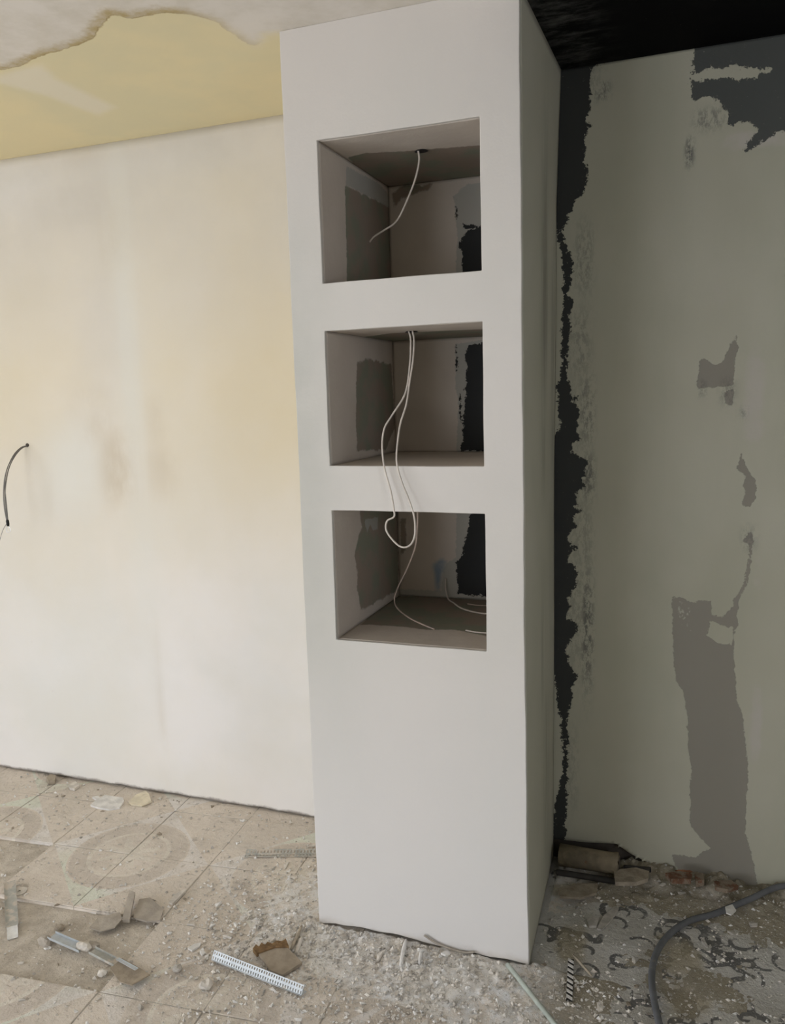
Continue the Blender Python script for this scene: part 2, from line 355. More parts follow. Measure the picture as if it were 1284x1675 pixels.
M_BLACKPL = simple('black_plastic', (0.012, 0.012, 0.012), 0.4)
M_MINT = simple('pale_green_cable_sheath', (0.50, 0.55, 0.49), 0.4, var=0.15, scale=40, dust=((0.48, 0.45, 0.39), 0.6))
M_CONDUIT = simple('grey_conduit', (0.15, 0.155, 0.165), 0.25, var=0.2, scale=20, dust=((0.22, 0.20, 0.17), 0.62))
M_PIPE = simple('rusty_clay_pipe', (0.30, 0.25, 0.175), 0.8, var=0.45, scale=14, bump=0.004, bscale=60, dust=((0.19, 0.10, 0.055), 0.6))
M_IRON = simple('dark_iron_pipe', (0.055, 0.05, 0.045), 0.6, var=0.3, scale=20, bump=0.002, bscale=60)
M_WOOD = simple('splintered_wood', (0.52, 0.45, 0.35), 0.85, var=0.25, scale=70)
M_CARD = simple('dusty_cardboard', (0.40, 0.335, 0.255), 0.9, var=0.2, scale=30, bump=0.002, bscale=60)
M_FRAME = simple('white_window_frame', (0.75, 0.75, 0.73), 0.5)

# ------------------------------------------------------------------ the room
# subfloor
FT = 0.013                                             # tile thickness
fl = struct(box('floor', (XL, YF, -0.12), (XR, WALL_Y+0.03, -FT), M_SCREED), 'bare dusty screed under the broken floor tiles')
# tiles
bm = bmesh.new(); box_bm(bm, (-TS/2+0.0016, -TS/2+0.0016, -FT), (TS/2-0.0016, TS/2-0.0016, 0))
bmesh.ops.bevel(bm, geom=[e for e in bm.edges if abs(e.verts[0].co.z-e.verts[1].co.z) < 1e-6 and e.verts[0].co.z > -0.001], offset=0.0012, segments=1, affect='EDGES')
tile_me = bpy.data.meshes.new('tile'); bm.to_mesh(tile_me); bm.free(); tile_me.materials.append(M_TILE)
missing = {(-2, -1), (-1, -2), (0, -2)}               # column, row of the tiles that were knocked out
missing |= {(-2, -2), (-3, -2), (-2, -3), (-1, -3)} - {(-1, -3)}
cells = []
for i in range(-7, 5):
    for j in range(-12, 2):
        if (i, j) in missing: continue
        u, v = TU+(i+0.5)*TS, TV+(j+0.5)*TS; x, y = txy(u, v)
        if x > 0.47 or x < XL+0.2 or y < YF+0.3 or y > WALL_Y+0.1: continue
        if y < -1.0 and (x < -1.6 or y < -2.2): continue
        cells.append((x, y, True))
        o = bpy.data.objects.new('tile', tile_me); COL.objects.link(o); o.parent = fl
        dz = rnd.uniform(-0.0015, 0.0008)
        if y > WALL_Y-0.14: dz = min(dz, -0.001)
        o.location = (x, y, dz); o.rotation_euler = (rnd.uniform(-.004, .004), rnd.uniform(-.004, .004), TA+rnd.uniform(-.004, .004))
gm = bmesh.new()
for x, y, ok in cells:
    if ok:
        q = [txy(*(np.array(tuv(x, y))+np.array(d)*TS/2)) for d in ((-1, -1), (1, -1), (1, 1), (-1, 1))]
        gm.faces.new([gm.verts.new((a, b, -0.0022)) for a, b in q])
me = bpy.data.meshes.new('joint_filler'); gm.to_mesh(me); gm.free()
linkob('joint_filler', me, simple('pale_joint_dust', (0.62, 0.57, 0.50), 0.95, var=0.45, scale=9, bump=0.003, bscale=90), fl)
# patterned sheet with printed scrolls
us, vs = np.concatenate([lin(0.60, 2.2, 0.008), lin(2.24, XR, 0.05)]), lin(-1.2, WALL_Y+0.01, 0.008)
def sheet_z(x, y): return -0.0035+0.004*np.sin(7*x+3*y)*np.sin(9*y-2*x)*0.5
me, pts = grid_mesh('patterned_sheet', us, vs, lambda U, V: np.stack([U, V, sheet_z(U, V)], 1))
P2 = pts[:, :2]; scroll = np.full(len(P2), -0.02)
for k in range(250):
    c0 = np.array([nrs.uniform(0.66, 1.62), nrs.uniform(-0.55, 0.57)]); a0 = nrs.uniform(0, 6.28); kind = nrs.rand()
    R0 = nrs.uniform(0.018, 0.046); sgn = nrs.choice([-1, 1]); turn = nrs.uniform(2.5, 5.2)
    th = np.linspace(0, turn, 14)
    if kind < 0.6: rr = R0*(1-0.75*th/th[-1]) if kind < 0.4 else R0*np.ones_like(th)
    else: rr = R0*(0.3+1.1*th/th[-1])
    line = c0+np.stack([rr*np.cos(a0+sgn*th), rr*np.sin(a0+sgn*th)], 1)
    w = nrs.uniform(0.004, 0.010)
    near = np.where((np.abs(P2-c0) < 0.1).all(1))[0]
    if len(near):
        d = np.zeros(len(near))+1e9
        for a, b, t in zip(line[:-1], line[1:], np.linspace(0.4, 1, 13)):
            e = b-a; q = P2[near]-a; tt = np.clip((q@e)/max(e@e, 1e-9), 0, 1); dd = np.sqrt(((q-tt[:, None]*e)**2).sum(1))
            d = np.minimum(d, dd-w*t*1.1)
        scroll[near] = np.maximum(scroll[near], -d)
setattr_f(me, 'scroll', scroll)
e0 = [on_floor(1110, 1560), on_floor(1130, 1640), on_floor(930, 1545), on_floor(1000, 1440), on_floor(1150, 1450)]
setattr_f(me, 'earth', blobs(P2, [(e[0], e[1], 0.07, 0.13, 1.0) for e in e0[:2]]+[(e0[2][0], e0[2][1], 0.05, 0.12, 0.9)]+[(e[0], e[1], 0.2, 0.06, 0.8) for e in e0[3:]]))
linkob('patterned_sheet', me, M_SHEET, fl, True)

# back wall, left of the column
us, vs = breaks([XL, -1.9, 0.02], 0.03), np.concatenate([[0.006, 0.012, 0.02], lin(0.04, H, 0.03)])
def wl(U, V): 
    z = V.copy(); lo = V < 0.007; z[lo] = 0.004+0.007*np.abs(np.sin(U[lo]*9.0))*np.abs(np.sin(U[lo]*23+1))
    return np.stack([U, np.full_like(U, WALL_Y)-0.0015*np.sin(5*U)*np.sin(4*V), z], 1)
me, pts = grid_mesh('wall_back_left', us, vs, wl)
PW = pts[:, [0, 2]]
fade = np.clip((PW[:, 1]-0.35)/1.1, 0, 1)
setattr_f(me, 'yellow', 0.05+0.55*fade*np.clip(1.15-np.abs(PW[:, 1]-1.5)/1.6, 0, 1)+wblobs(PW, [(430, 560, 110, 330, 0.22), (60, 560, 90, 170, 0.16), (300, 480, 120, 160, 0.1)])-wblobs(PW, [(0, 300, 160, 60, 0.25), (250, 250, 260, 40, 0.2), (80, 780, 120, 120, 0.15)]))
setattr_f(me, 'stain', wblobs(PW, [(192, 764, 30, 64, 0.62), (160, 700, 30, 40, 0.3), (262, 770, 26, 45, 0.34), (185, 380, 22, 60, 0.4), (178, 345, 18, 30, 0.25), (255, 690, 16, 40, 0.25), (262, 1150, 8, 130, 0.22), (150, 250, 160, 14, 0.2), (150, 660, 40, 40, 0.2)]))
setattr_f(me, 'pale', wblobs(PW, [(210, 560, 18, 330, 0.7), (120, 770, 45, 70, 0.8), (240, 990, 22, 250, 0.5), (100, 1100, 140, 160, 0.5)]))
setattr_f(me, 'height', PW[:, 1]-0.006)
setattr_f(me, 'grey_shade', np.maximum(0.75*np.clip((PW[:, 1]-1.75)/0.8, 0, 1), wblobs(PW, [(120, 330, 130, 70, 0.75), (250, 230, 240, 60, 0.6), (170, 480, 60, 160, 0.4)])))  # upper falloff of light painted in, plus a few greyer patches
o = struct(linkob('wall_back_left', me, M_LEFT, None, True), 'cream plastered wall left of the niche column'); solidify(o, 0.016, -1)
core = linkob('wall_core', box('tmp_core', (XL, WALL_Y+0.018, -0.1), (XR, WALL_Y+0.15, H+0.1), M_GAP).data, None, o)
bpy.data.objects.remove(bpy.data.objects['tmp_core'])

# back wall, right of the column, with the broken out foot
us, vs = breaks([0.60, 1.62, XR], 0.007)[:0], None
us = np.concatenate([lin(0.60, 1.62, 0.007), lin(1.66, XR, 0.04)]); vs = lin(0.0, H, 0.0075)
hole = wallpts([(880, 1340), (905, 1372), (960, 1378), (1008, 1380), (1030, 1396), (1062, 1412), (1075, 1424), (1040, 1470), (880, 1470)])
hole_f = lambda CU, CV: (sdf(np.stack([CU.ravel(), CV.ravel()], 1), hole) > 0).reshape(CU.shape)
me, pts = grid_mesh('wall_back_right', us, vs, lambda U, V: np.stack([U, np.full_like(U, WALL_Y)+0.001*np.sin(6*U+1)*np.sin(4*V), V], 1), skip=hole_f)
sd_ = sdf(pts[:, [0, 2]], hole); nearv = np.where(np.abs(sd_) < 0.0062)[0]; HB = np.roll(hole, -1, 0)
for i in nearv:
    q = pts[i, [0, 2]]; best = None
    for a, b in zip(hole, HB):
        e = b-a; t = np.clip((q-a)@e/(e@e), 0, 1); r = a+t*e; d = np.linalg.norm(q-r)
        if best is None or d < best[0]: best = (d, r)
    me.vertices[int(i)].co.x, me.vertices[int(i)].co.z = best[1][0], max(0.0, best[1][1])
PW = pts[:, [0, 2]]
strip_r = [(990, 98), (970, 111), (964, 138), (964, 156), (966, 183), (957, 197), (966, 204), (957, 211), (959, 239), (956, 263), (962, 280), (956, 304), (951, 318), (940, 327), (935, 342), (930, 353), (925, 367), (919, 377), (924, 398), (933, 411), (937, 432), (933, 463), (928, 481), (937, 486), (935, 501), (931, 519), (932, 533), (929, 560), (928, 590), (926, 614), (932, 624), (935, 645), (944, 652), (935, 656), (944, 666), (951, 680), (944, 688), (945, 707), (949, 718), (935, 725), (933, 739), (961, 754), (956, 773), (951, 801), (940, 811), (947, 827), (938, 832), (951, 834), (937, 846), (944, 863), (930, 870), (926, 887), (944, 894), (932, 908), (926, 920), (944, 929), (940, 960), (930, 977), (934, 994), (926, 1008), (947, 1026), (940, 1039), (928, 1053), (927, 1068), (933, 1089), (944, 1105), (935, 1125), (937, 1141), (931, 1161), (927, 1185), (931, 1205), (927, 1238), (927, 1258), (928, 1298), (925, 1346), (926, 1380)]
strip_l = [(900, 1380), (906, 1346), (906, 1322), (913, 1290), (921, 1258), (921, 1225), (917, 1209), (919, 1173), (913, 1161), (909, 1121), (890, 1040), (890, 742), (917, 694), (911, 666), (911, 631), (919, 614), (919, 553), (920, 519), (922, 477), (922, 449), (918, 415), (912, 384), (905, 346), (890, 320), (890, 60), (990, 60)]
patch = [(1136, 60), (1420, 0), (1420, 160), (1284, 214), (1255, 226), (1238, 235), (1219, 248), (1224, 228), (1240, 214), (1238, 207), (1222, 198), (1189, 204), (1194, 180), (1175, 170), (1165, 160), (1150, 158), (1140, 168), (1134, 165), (1131, 130)]
phole = [(1130, 123), (1156, 111), (1168, 109), (1182, 114), (1206, 105), (1217, 111), (1265, 112), (1234, 126), (1210, 133), (1193, 128), (1161, 131), (1130, 130)]
ph2 = [(1128, 172), (1152, 160), (1178, 166), (1186, 186), (1170, 200), (1128, 200)]
b1 = sdf(PW, wallpts(strip_r+strip_l)); b2 = np.minimum(sdf(PW, wallpts(patch)), np.minimum(-sdf(PW, wallpts(phole)), -sdf(PW, wallpts(ph2))))
setattr_f(me, 'black', np.maximum(b1, b2)); setattr_f(me, 'faded', (b2 > -0.03)*0.8)
g1 = [(1144, 592), (1151, 586), (1167, 595), (1181, 593), (1193, 569), (1206, 545), (1207, 569), (1201, 607), (1200, 631), (1186, 633), (1141, 635)]
g2 = [(1203, 728), (1212, 739), (1224, 770), (1236, 787), (1236, 818), (1224, 830), (1213, 825), (1220, 804), (1215, 794), (1220, 780), (1206, 766), (1212, 745)]
g3 = [(1227, 868), (1233, 875), (1231, 891), (1229, 915), (1222, 956), (1208, 984), (1205, 1000), (1199, 984), (1216, 953), (1224, 915), (1226, 891), (1215, 885)]
g4 = [(1099, 975), (1117, 979), (1137, 987), (1144, 982), (1163, 982), (1163, 1005), (1182, 1010), (1206, 984), (1206, 1025), (1199, 1040), (1201, 1080), (1205, 1145), (1215, 1169), (1221, 1242), (1225, 1274), (1221, 1306), (1219, 1363), (1231, 1403), (1240, 1450), (1150, 1450), (1110, 1425), (1098, 1397), (1136, 1403), (1162, 1387), (1150, 1375), (1128, 1350), (1130, 1314), (1128, 1282), (1132, 1262), (1126, 1226), (1124, 1173), (1118, 1133), (1106, 1113), (1101, 1072), (1100, 1024)]
g4h = [(1162, 1016), (1199, 1026), (1198, 1056), (1174, 1052), (1156, 1040)]
g5 = [(1186, 640), (1200, 636), (1199, 662), (1186, 662)]
gg = np.max([sdf(PW, wallpts(g)) for g in (g1, g2, g3, g5)]+[np.minimum(sdf(PW, wallpts(g4)), -sdf(PW, wallpts(g4h)))], 0)
setattr_f(me, 'grey', gg)
setattr_f(me, 'mottle', wblobs(PW, [(1118, 1005, 18, 40, 0.5), (1165, 1100, 30, 22, 0.35), (1128, 1040, 22, 20, 0.4)]))
setattr_f(me, 'pale', wblobs(PW, [(1235, 650, 26, 110, 0.5), (1180, 660, 40, 40, 0.32), (1170, 460, 40, 90, 0.3), (1236, 1190, 16, 120, 0.45), (1240, 900, 14, 160, 0.35), (1185, 560, 60, 40, 0.3), (1240, 228, 90, 22, 0.5)]))
setattr_f(me, 'smudge', wblobs(PW, [(985, 149, 14, 16, 0.75), (1128, 249, 8, 24, 0.95), (955, 425, 16, 60, 0.5), (948, 560, 20, 60, 0.45), (960, 670, 13, 60, 0.65), (962, 780, 12, 40, 0.8), (945, 1000, 24, 120, 0.35), (961, 1030, 10, 105, 0.9), (955, 880, 16, 60, 0.4), (945, 830, 20, 300, 0.25), (1160, 195, 26, 18, 0.7), (945, 130, 40, 30, 0.4), (1190, 640, 14, 22, 0.45), (1225, 880, 14, 20, 0.4), (1215, 675, 8, 10, 0.5), (935, 1260, 12, 70, 0.3), (1148, 635, 8, 14, 0.5)]))
setattr_f(me, 'brick', np.maximum(sdf(PW, wallpts([(1085, 1424), (1120, 1422), (1150, 1428), (1148, 1445), (1085, 1440)])), sdf(PW, wallpts([(1165, 1438), (1200, 1440), (1200, 1460), (1165, 1455)]))))
o = struct(linkob('wall_back_right', me, M_RIGHT, None, True), 'shaded grey plaster wall with black paint showing, right of the column'); solidify(o, 0.012, -1)

# rest of the shell
def wall_with_window(name, lo, hi, ax, a0, a1, z0, z1, mat, label):
    """lo/hi box of the wall, the opening runs a0..a1 along axis ax and z0..z1"""
    bm = bmesh.new()
    for p, q, c, d in ((lo[ax], a0, lo[2], hi[2]), (a1, hi[ax], lo[2], hi[2]), (a0, a1, lo[2], z0), (a0, a1, z1, hi[2])):
        l, h = list(lo), list(hi); l[ax], h[ax], l[2], h[2] = p, q, c, d; box_bm(bm, l, h)
    me = bpy.data.meshes.new(name); bm.to_mesh(me); bm.free(); return struct(linkob(name, me, mat), label)
wall_with_window('wall_left', (XL-0.2, YF, 0), (XL, WALL_Y+0.03, H), 1, *WIN_L, M_SHELL_CREAM, 'plastered wall with a wide window at the left end')
wall_with_window('wall_front', (XL, YF-0.2, 0), (XR, YF, H), 0, *WIN_F, M_SHELL_CREAM, 'wall behind the camera with a glazed door')
wall_with_window('wall_right', (XR, YF, 0), (XR+0.2, WALL_Y+0.03, H), 1, *FILL_WIN, M_SHELL_CREAM, 'plastered wall with an added fill window at the right end')
def window(name, ax, at, a0, a1, z0, z1, n, label):
    root = struct(empty(name, (0, 0, 0)), label)
    def bar(nm, p, q, c, d):
        l = [0, 0, c]; h = [0, 0, d]; l[ax], h[ax] = p, q; l[1-ax], h[1-ax] = at-0.03, at+0.03; box(nm, l, h, M_FRAME, root)
    bar('window_frame', a0, a1, z0, z0+0.06); bar('window_frame', a0, a1, z1-0.06, z1)
    for k in range(n+1):
        c = a0+0.03+(a1-a0-0.06)*k/n; bar('mullion', c-0.03, c+0.03, z0+0.06, z1-0.06)
window('window_1', 1, XL-0.1, *WIN_L, 3, 'wide white framed window in the left wall')
window('window_2', 0, YF-0.1, *WIN_F, 2, 'white framed glazed door behind the camera')

window('fill_window_3', 1, XR+0.1, *FILL_WIN, 2, 'white framed fill window added in the right wall')

# ceiling
us, vs = np.concatenate([lin(XL, -1.9, 0.1)[:-1], lin(-1.9, 1.6, 0.02), lin(1.7, XR, 0.1)]), np.concatenate([lin(YF, -0.7, 0.1)[:-1], lin(-0.7, WALL_Y+0.02, 0.02)])
me, pts = grid_mesh('ceiling', us, vs, lambda U, V: np.stack([U, V, np.full_like(U, H)], 1), flip=True)
PC = pts[:, :2]; cpt = lambda l: np.array([un(a, b, 2, H)[:2] for a, b in l])
edge = [(-40, 122), (0, 115), (30, 107), (70, 90), (150, 65), (170, 35), (182, 22), (214, 30), (259, 20), (304, 22), (349, 32), (414, 76), (444, 57), (459, 54)]
cream = [tuple(p) for p in cpt(edge)]+[(0.1, 0.05), (0.1, 0.8), (-3.5, 0.8), (-3.5, cpt(edge)[0][1]-0.3)]
setattr_f(me, 'cream', sdf(PC, cream))
tx = cpt([(330, 20)])[0]; setattr_f(me, 'torn', np.clip((tx[0]-PC[:, 0])/0.12+0.5, 0, 1))
st = sdf(PC, cpt([(-30, 128), (0, 125), (65, 107), (90, 130), (185, 175), (160, 187), (75, 155), (0, 135), (-30, 140)]))
setattr_f(me, 'streak', np.clip(st/0.03+0.7, 0, 1))
setattr_f(me, 'black', PC[:, 0]-(COLW-0.02))
sc_ = cpt([(905, 25), (925, 60)]); setattr_f(me, 'scuff', blobs(PC, [(COLW+0.05, 0.2, 0.11, 0.5, 1.0)]))
o = struct(linkob('ceiling', me, M_CEIL), 'cream and white ceiling turning black right of the column')
box('ceiling_slab', (XL-0.2, YF-0.2, H+0.006), (XR+0.15, WALL_Y+0.15, H+0.15), M_SHELL_CREAM, o)

# ------------------------------------------------------------------ the column with three niches
NX0, NX1 = 0.1013, 0.5495
NZ = [(1.9349, 2.3095), (1.4308, 1.8067), (0.9221, 1.3036)]       # bottom, top of each niche
NPX = [[(520, 232), (782, 188), (527, 463), (782, 443)], [(530, 540), (793, 527), (538, 763), (792, 762)], [(545, 835), (795, 840), (549, 1044), (797, 1068)]]
column = empty('niche_column', (COLW/2, 0, 0))
tag(column, 'tall boxed white plaster column with three open square niches', 'column')
PT = 0.0125
xb = breaks([0.0, NX0, NX1, COLW], 0.02); zb = breaks([0.0, NZ[2][0], NZ[2][1], NZ[1][0], NZ[1][1], NZ[0][0], NZ[0][1], H], 0.02)
def inniche(X, Z):
    r = np.zeros(X.shape, bool)
    for a, b in NZ: r |= (X > NX0) & (X < NX1) & (Z > a) & (Z < b)
    return r
def wav(t, k): return 0.0007*np.sin(9*t+k)+0.0004*np.sin(31*t+2.3*k)
def front_xyz(U, V):
    x, z = U.copy(), V.copy()
    l = np.isclose(U, 0); r = np.isclose(U, COLW)
    x[l] += wav(V[l], 1)+0.003; x[r] += wav(V[r], 2)+np.interp(V[r], [0, .3, 1, 2.6], [0.006, 0.003, 0.0, -0.002])
    for e in (NX0, NX1):
        m = np.isclose(U, e); x[m] += 0.8*wav(V[m], e*30)
    for a, b in NZ:
        for e in (a, b):
            m = np.isclose(V, e) & (U > NX0-0.01) & (U < NX1+0.01); z[m] += 0.8*wav(U[m], e*9)
    m = np.isclose(V, 0); z[m] = np.interp(U[m], [0, 0.03, 0.06, 0.18, 0.32, 0.36, 0.5, COLW], [0.0, 0.004, 0.012, 0.016, 0.016, 0.007, 0.009, 0.010])+0.002*np.sin(U[m]*55)
    return np.stack([x, 0*x+0.0008*np.sin(7*U+2)*np.sin(5*V), z], 1)
me, pts = grid_mesh('front_panel', xb, zb, front_xyz, skip=inniche)
PF = pts[:, [0, 2]]; setattr_f(me, 'filler_shade', blobs(PF, [(0.0, 1.45, 0.13, 0.75, 0.75), (0.05, 0.75, 0.15, 0.4, 0.35), (0.1, 0.4, 0.12, 0.3, 0.25)]))  # greenish filler tone, with the dimmer left side painted in
setattr_f(me, 'warm_shade', 0.7*np.clip((PF[:, 1]-1.9)/0.7, 0, 1)); setattr_f(me, 'foot_light', 0.8*np.clip((0.95-PF[:, 1])/0.8, 0, 1))  # dimmer top and brighter foot of the low light, painted into the colour
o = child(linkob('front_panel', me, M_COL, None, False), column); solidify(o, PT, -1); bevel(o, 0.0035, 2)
o['label'] = 'smooth white front face around the niches'
# side panels
zs = lin(0.0, H, 0.025); ys = lin(PT+0.0003, WALL_Y-0.002, 0.02)
def side_right(U, V):
    fx = np.interp(V, [0, .3, 1, 2.6], [COLW+0.0065, COLW+0.003, COLW, COLW-0.002]); bx_ = np.interp(V, [0, .13, .8, 1.35, 2.2, 2.56, 2.6], [.636, .638, .640, .643, .651, .664, .665])
    t = (U-PT)/(WALL_Y-PT); z = V.copy(); z[V < 0.001] = 0.003
    return np.stack([fx+(bx_-fx)*t+0.0012*np.sin(6*V)*np.sin(9*U), U, z], 1)
me, pts = grid_mesh('side_panel', ys, zs, side_right)
PS = pts[:, 1:]; setattr_f(me, 'smear', blobs(PS, [(0.36, 1.95, 0.06, 0.42, 0.8), (0.34, 1.45, 0.05, 0.12, 0.5), (0.33, 0.85, 0.05, 0.2, 0.5), (0.40, 0.4, 0.07, 0.3, 0.45), (0.52, 1.8, 0.03, 0.25, 0.7), (0.54, 1.45, 0.03, 0.1, 0.5), (0.5, 1.0, 0.03, 0.2, 0.3)]))
setattr_f(me, 'black', np.where(np.interp(PS[:, 1], [0, 1.2, 1.7, 2.0, 2.6], [-.03, -.03, 0, -.03, -.03]) > -1, PS[:, 0]-0.592, -1))
o = child(linkob('side_panel', me, M_SIDE, None, True), column); solidify(o, PT, -1); o['label'] = 'shaded grey side face of the column'
me, _ = grid_mesh('side_panel', ys, zs, lambda U, V: np.stack([0*U+0.003, U, np.maximum(V, 0.003)], 1), flip=True)
o = child(linkob('side_panel', me, M_COL, None, True), column); solidify(o, PT, -1)

# niche linings: one part for each niche
NB = 0.555
def niche(k):
    z0, z1 = NZ[k]; y0 = PT+0.0004; st = 0.009
    V, F, A = [], [], {a: [] for a in ('dark', 'pale', 'blue', 'black')}
    X, Y, Z = lin(NX0, NX1, st), lin(y0, NB, st), lin(z0, z1, st)
    def face(us, vs, fn, ax, val, flip, regions):
        U, W = np.meshgrid(us, vs, indexing='ij'); p = fn(U.ravel(), W.ravel()); base = len(V); V.extend(map(tuple, p))
        keep = [i for i in range(3) if i != ax]; Q = p[:, keep]
        for a in A:
            v = np.zeros(len(p))-(0.0 if a == 'blue' else 0.2)
            for name, poly in regions:
                if name != a: continue
                pp = np.array([un(c[0], c[1], ax, val)[keep] for c in poly])
                v = np.maximum(v, np.clip(sdf(Q, pp)/0.012+0.5, 0, 1) if a == 'blue' else sdf(Q, pp))
            A[a].extend(v)
        nu, nv = len(us), len(vs)
        for i in range(nu-1):
            for j in range(nv-1):
                q = (base+i*nv+j, base+(i+1)*nv+j, base+(i+1)*nv+j+1, base+i*nv+j+1); F.append(q[::-1] if flip else q)
    R = REG[k]
    face(X, Z, lambda u, w: np.stack([u, 0*u+NB+0.001*np.sin(14*u)*np.sin(11*w), w], 1), 1, NB, False, R.get('back', []))
    face(Y, Z, lambda u, w: np.stack([0*u+NX0, u, w], 1), 0, NX0, False, R.get('left', []))
    face(Y, Z, lambda u, w: np.stack([0*u+NX1, u, w], 1), 0, NX1, True, [])
    face(X, Y, lambda u, w: np.stack([u, w, 0*u+z1], 1), 2, z1, True, R.get('top', []))
    face(X, Y, lambda u, w: np.stack([u, w, 0*u+z0], 1), 2, z0, False, R.get('bottom', []))
    me = bpy.data.meshes.new('niche'); me.from_pydata(V, [], F); me.update()
    for a in A: setattr_f(me, a, A[a])
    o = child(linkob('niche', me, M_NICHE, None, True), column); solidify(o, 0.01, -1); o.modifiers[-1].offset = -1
    return o
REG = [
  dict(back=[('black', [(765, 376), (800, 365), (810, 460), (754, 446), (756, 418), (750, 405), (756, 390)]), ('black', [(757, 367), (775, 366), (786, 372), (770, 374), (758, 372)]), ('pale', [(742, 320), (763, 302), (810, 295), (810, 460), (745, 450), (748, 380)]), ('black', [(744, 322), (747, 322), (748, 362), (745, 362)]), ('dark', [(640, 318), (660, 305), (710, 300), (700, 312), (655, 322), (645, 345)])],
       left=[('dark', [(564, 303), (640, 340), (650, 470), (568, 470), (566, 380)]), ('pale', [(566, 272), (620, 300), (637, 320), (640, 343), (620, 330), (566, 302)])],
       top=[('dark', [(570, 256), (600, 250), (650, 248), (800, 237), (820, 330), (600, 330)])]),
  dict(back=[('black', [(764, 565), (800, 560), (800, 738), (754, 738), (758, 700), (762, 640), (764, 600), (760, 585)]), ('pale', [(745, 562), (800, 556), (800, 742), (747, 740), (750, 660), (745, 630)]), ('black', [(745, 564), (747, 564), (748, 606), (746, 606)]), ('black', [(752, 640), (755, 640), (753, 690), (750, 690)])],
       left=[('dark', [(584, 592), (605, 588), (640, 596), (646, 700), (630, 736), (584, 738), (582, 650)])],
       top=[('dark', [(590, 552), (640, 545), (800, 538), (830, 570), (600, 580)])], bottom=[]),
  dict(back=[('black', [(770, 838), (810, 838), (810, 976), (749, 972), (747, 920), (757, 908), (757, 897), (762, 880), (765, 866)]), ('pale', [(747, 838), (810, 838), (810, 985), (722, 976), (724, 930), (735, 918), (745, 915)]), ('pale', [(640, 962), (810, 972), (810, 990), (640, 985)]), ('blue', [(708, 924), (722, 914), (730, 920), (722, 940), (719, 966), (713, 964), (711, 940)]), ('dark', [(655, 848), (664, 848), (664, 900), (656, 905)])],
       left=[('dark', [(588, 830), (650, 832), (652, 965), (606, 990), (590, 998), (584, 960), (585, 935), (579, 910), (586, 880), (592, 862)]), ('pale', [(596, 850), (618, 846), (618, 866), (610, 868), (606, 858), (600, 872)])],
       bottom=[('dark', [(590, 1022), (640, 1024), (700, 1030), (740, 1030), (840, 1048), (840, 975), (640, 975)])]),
]
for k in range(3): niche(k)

# ------------------------------------------------------------------ cables in and around the niches
def wire(name, label, cat, pts, r, mat, group=None, extra=()):
    base = np.array(pts[0]); root = empty(name, tuple(base)); tag(root, label, cat, group)
    o = child(linkob('sheath', tube_mesh('sheath', spline(pts), r), mat), root)
    return root
def scaled_px(l, ox, oy, s): return [(ox+a/s, oy+b/s) for a, b in l]
# upper niche
l = scaled_px([(738, 190), (745, 240), (735, 310), (710, 400), (670, 500), (620, 610), (580, 665), (520, 705), (450, 750), (420, 785)], 500, 200, 4.0125)
yy = np.linspace(0.203, 0.30, len(l)); p = [un(a, b, 1, y) for (a, b), y in zip(l, yy)]
p[0] = np.array([p[0][0], p[0][1], NZ[0][1]-0.001])
w1 = wire('cable', 'single white cable curving down from the ceiling of the top niche', 'cable', p, 0.0027, M_CABLE_W)
def outlet(px, py, z, label, name='cable_hole'):
    c = un(px, py, 2, z); bm = bmesh.new(); bmesh.ops.create_cone(bm, segments=14, radius1=0.016, radius2=0.013, depth=0.003, cap_ends=True)
    for v in bm.verts: v.co.x *= 1.25; v.co += Vector((c[0], c[1], z-0.0016))
    me = bpy.data.meshes.new(name); bm.to_mesh(me); bm.free(); o = child(linkob(name, me, M_BLACKPL), column); o['label'] = label
outlet(689, 246, NZ[0][1], 'black cable hole'); outlet(673, 542, NZ[1][1], 'black cable hole')
# middle niche: one long loop of cable that hangs out over the front
l = scaled_px([(526, 118), (535, 160), (530, 280), (510, 400), (450, 500), (415, 560), (405, 640), (415, 740), (445, 850), (460, 940), (457, 965), (428, 982), (422, 1020), (445, 1060), (485, 1098), (520, 1100), (545, 1075), (555, 1030), (550, 960), (525, 880), (500, 820), (478, 750), (470, 690), (478, 600), (490, 530), (515, 450), (530, 350), (545, 250), (550, 160), (543, 118)], 480, 500, 2.79)
def loop_y(b): return float(np.interp(b, [541, 600, 700, 752, 800, 900], [0.162, 0.12, 0.02, -0.016, -0.024, -0.05]))
p = [un(a, b, 1, loop_y(b)) for a, b in l]; p[0][2] = p[-1][2] = NZ[1][1]-0.001
wire('cable', 'long white cable loop hanging out of the middle niche over the column front', 'cable', p, 0.0025, M_CABLE_W)
# lower niche
l = [(683, 850), (682, 870), (679, 895), (666, 930), (652, 958), (645, 980), (650, 995), (670, 1011), (695, 1023), (710, 1029)]
zf = NZ[2][0]
p = [un(a, b, 1, y) for (a, b), y in zip(l, [0.17, 0.18, 0.2, 0.24, 0.27, 0.28, 0.25, 0.2, 0.16, 0.14])]
p = [np.array([q[0], q[1], max(q[2], zf+0.004)]) for q in p]; p = [np.array([p[0][0]+0.001, 0.17, NZ[2][1]-0.001])]+p
wire('cable', 'dull pink cable hanging from the lower niche top and bending onto its shelf', 'cable', p, 0.0024, M_CABLE_P)
l = [(729, 946), (729, 962), (733, 981), (742, 995), (754, 1004), (772, 1009.5), (796, 1010)]
p = [un(a, b, 1, y) for (a, b), y in zip(l, [0.551, 0.545, 0.53, 0.48, 0.42, 0.385, 0.37])]; p = [np.array([q[0], q[1], max(q[2], zf+0.004)]) for q in p]
p.append(p[-1]+np.array([0.06, 0.02, 0]))
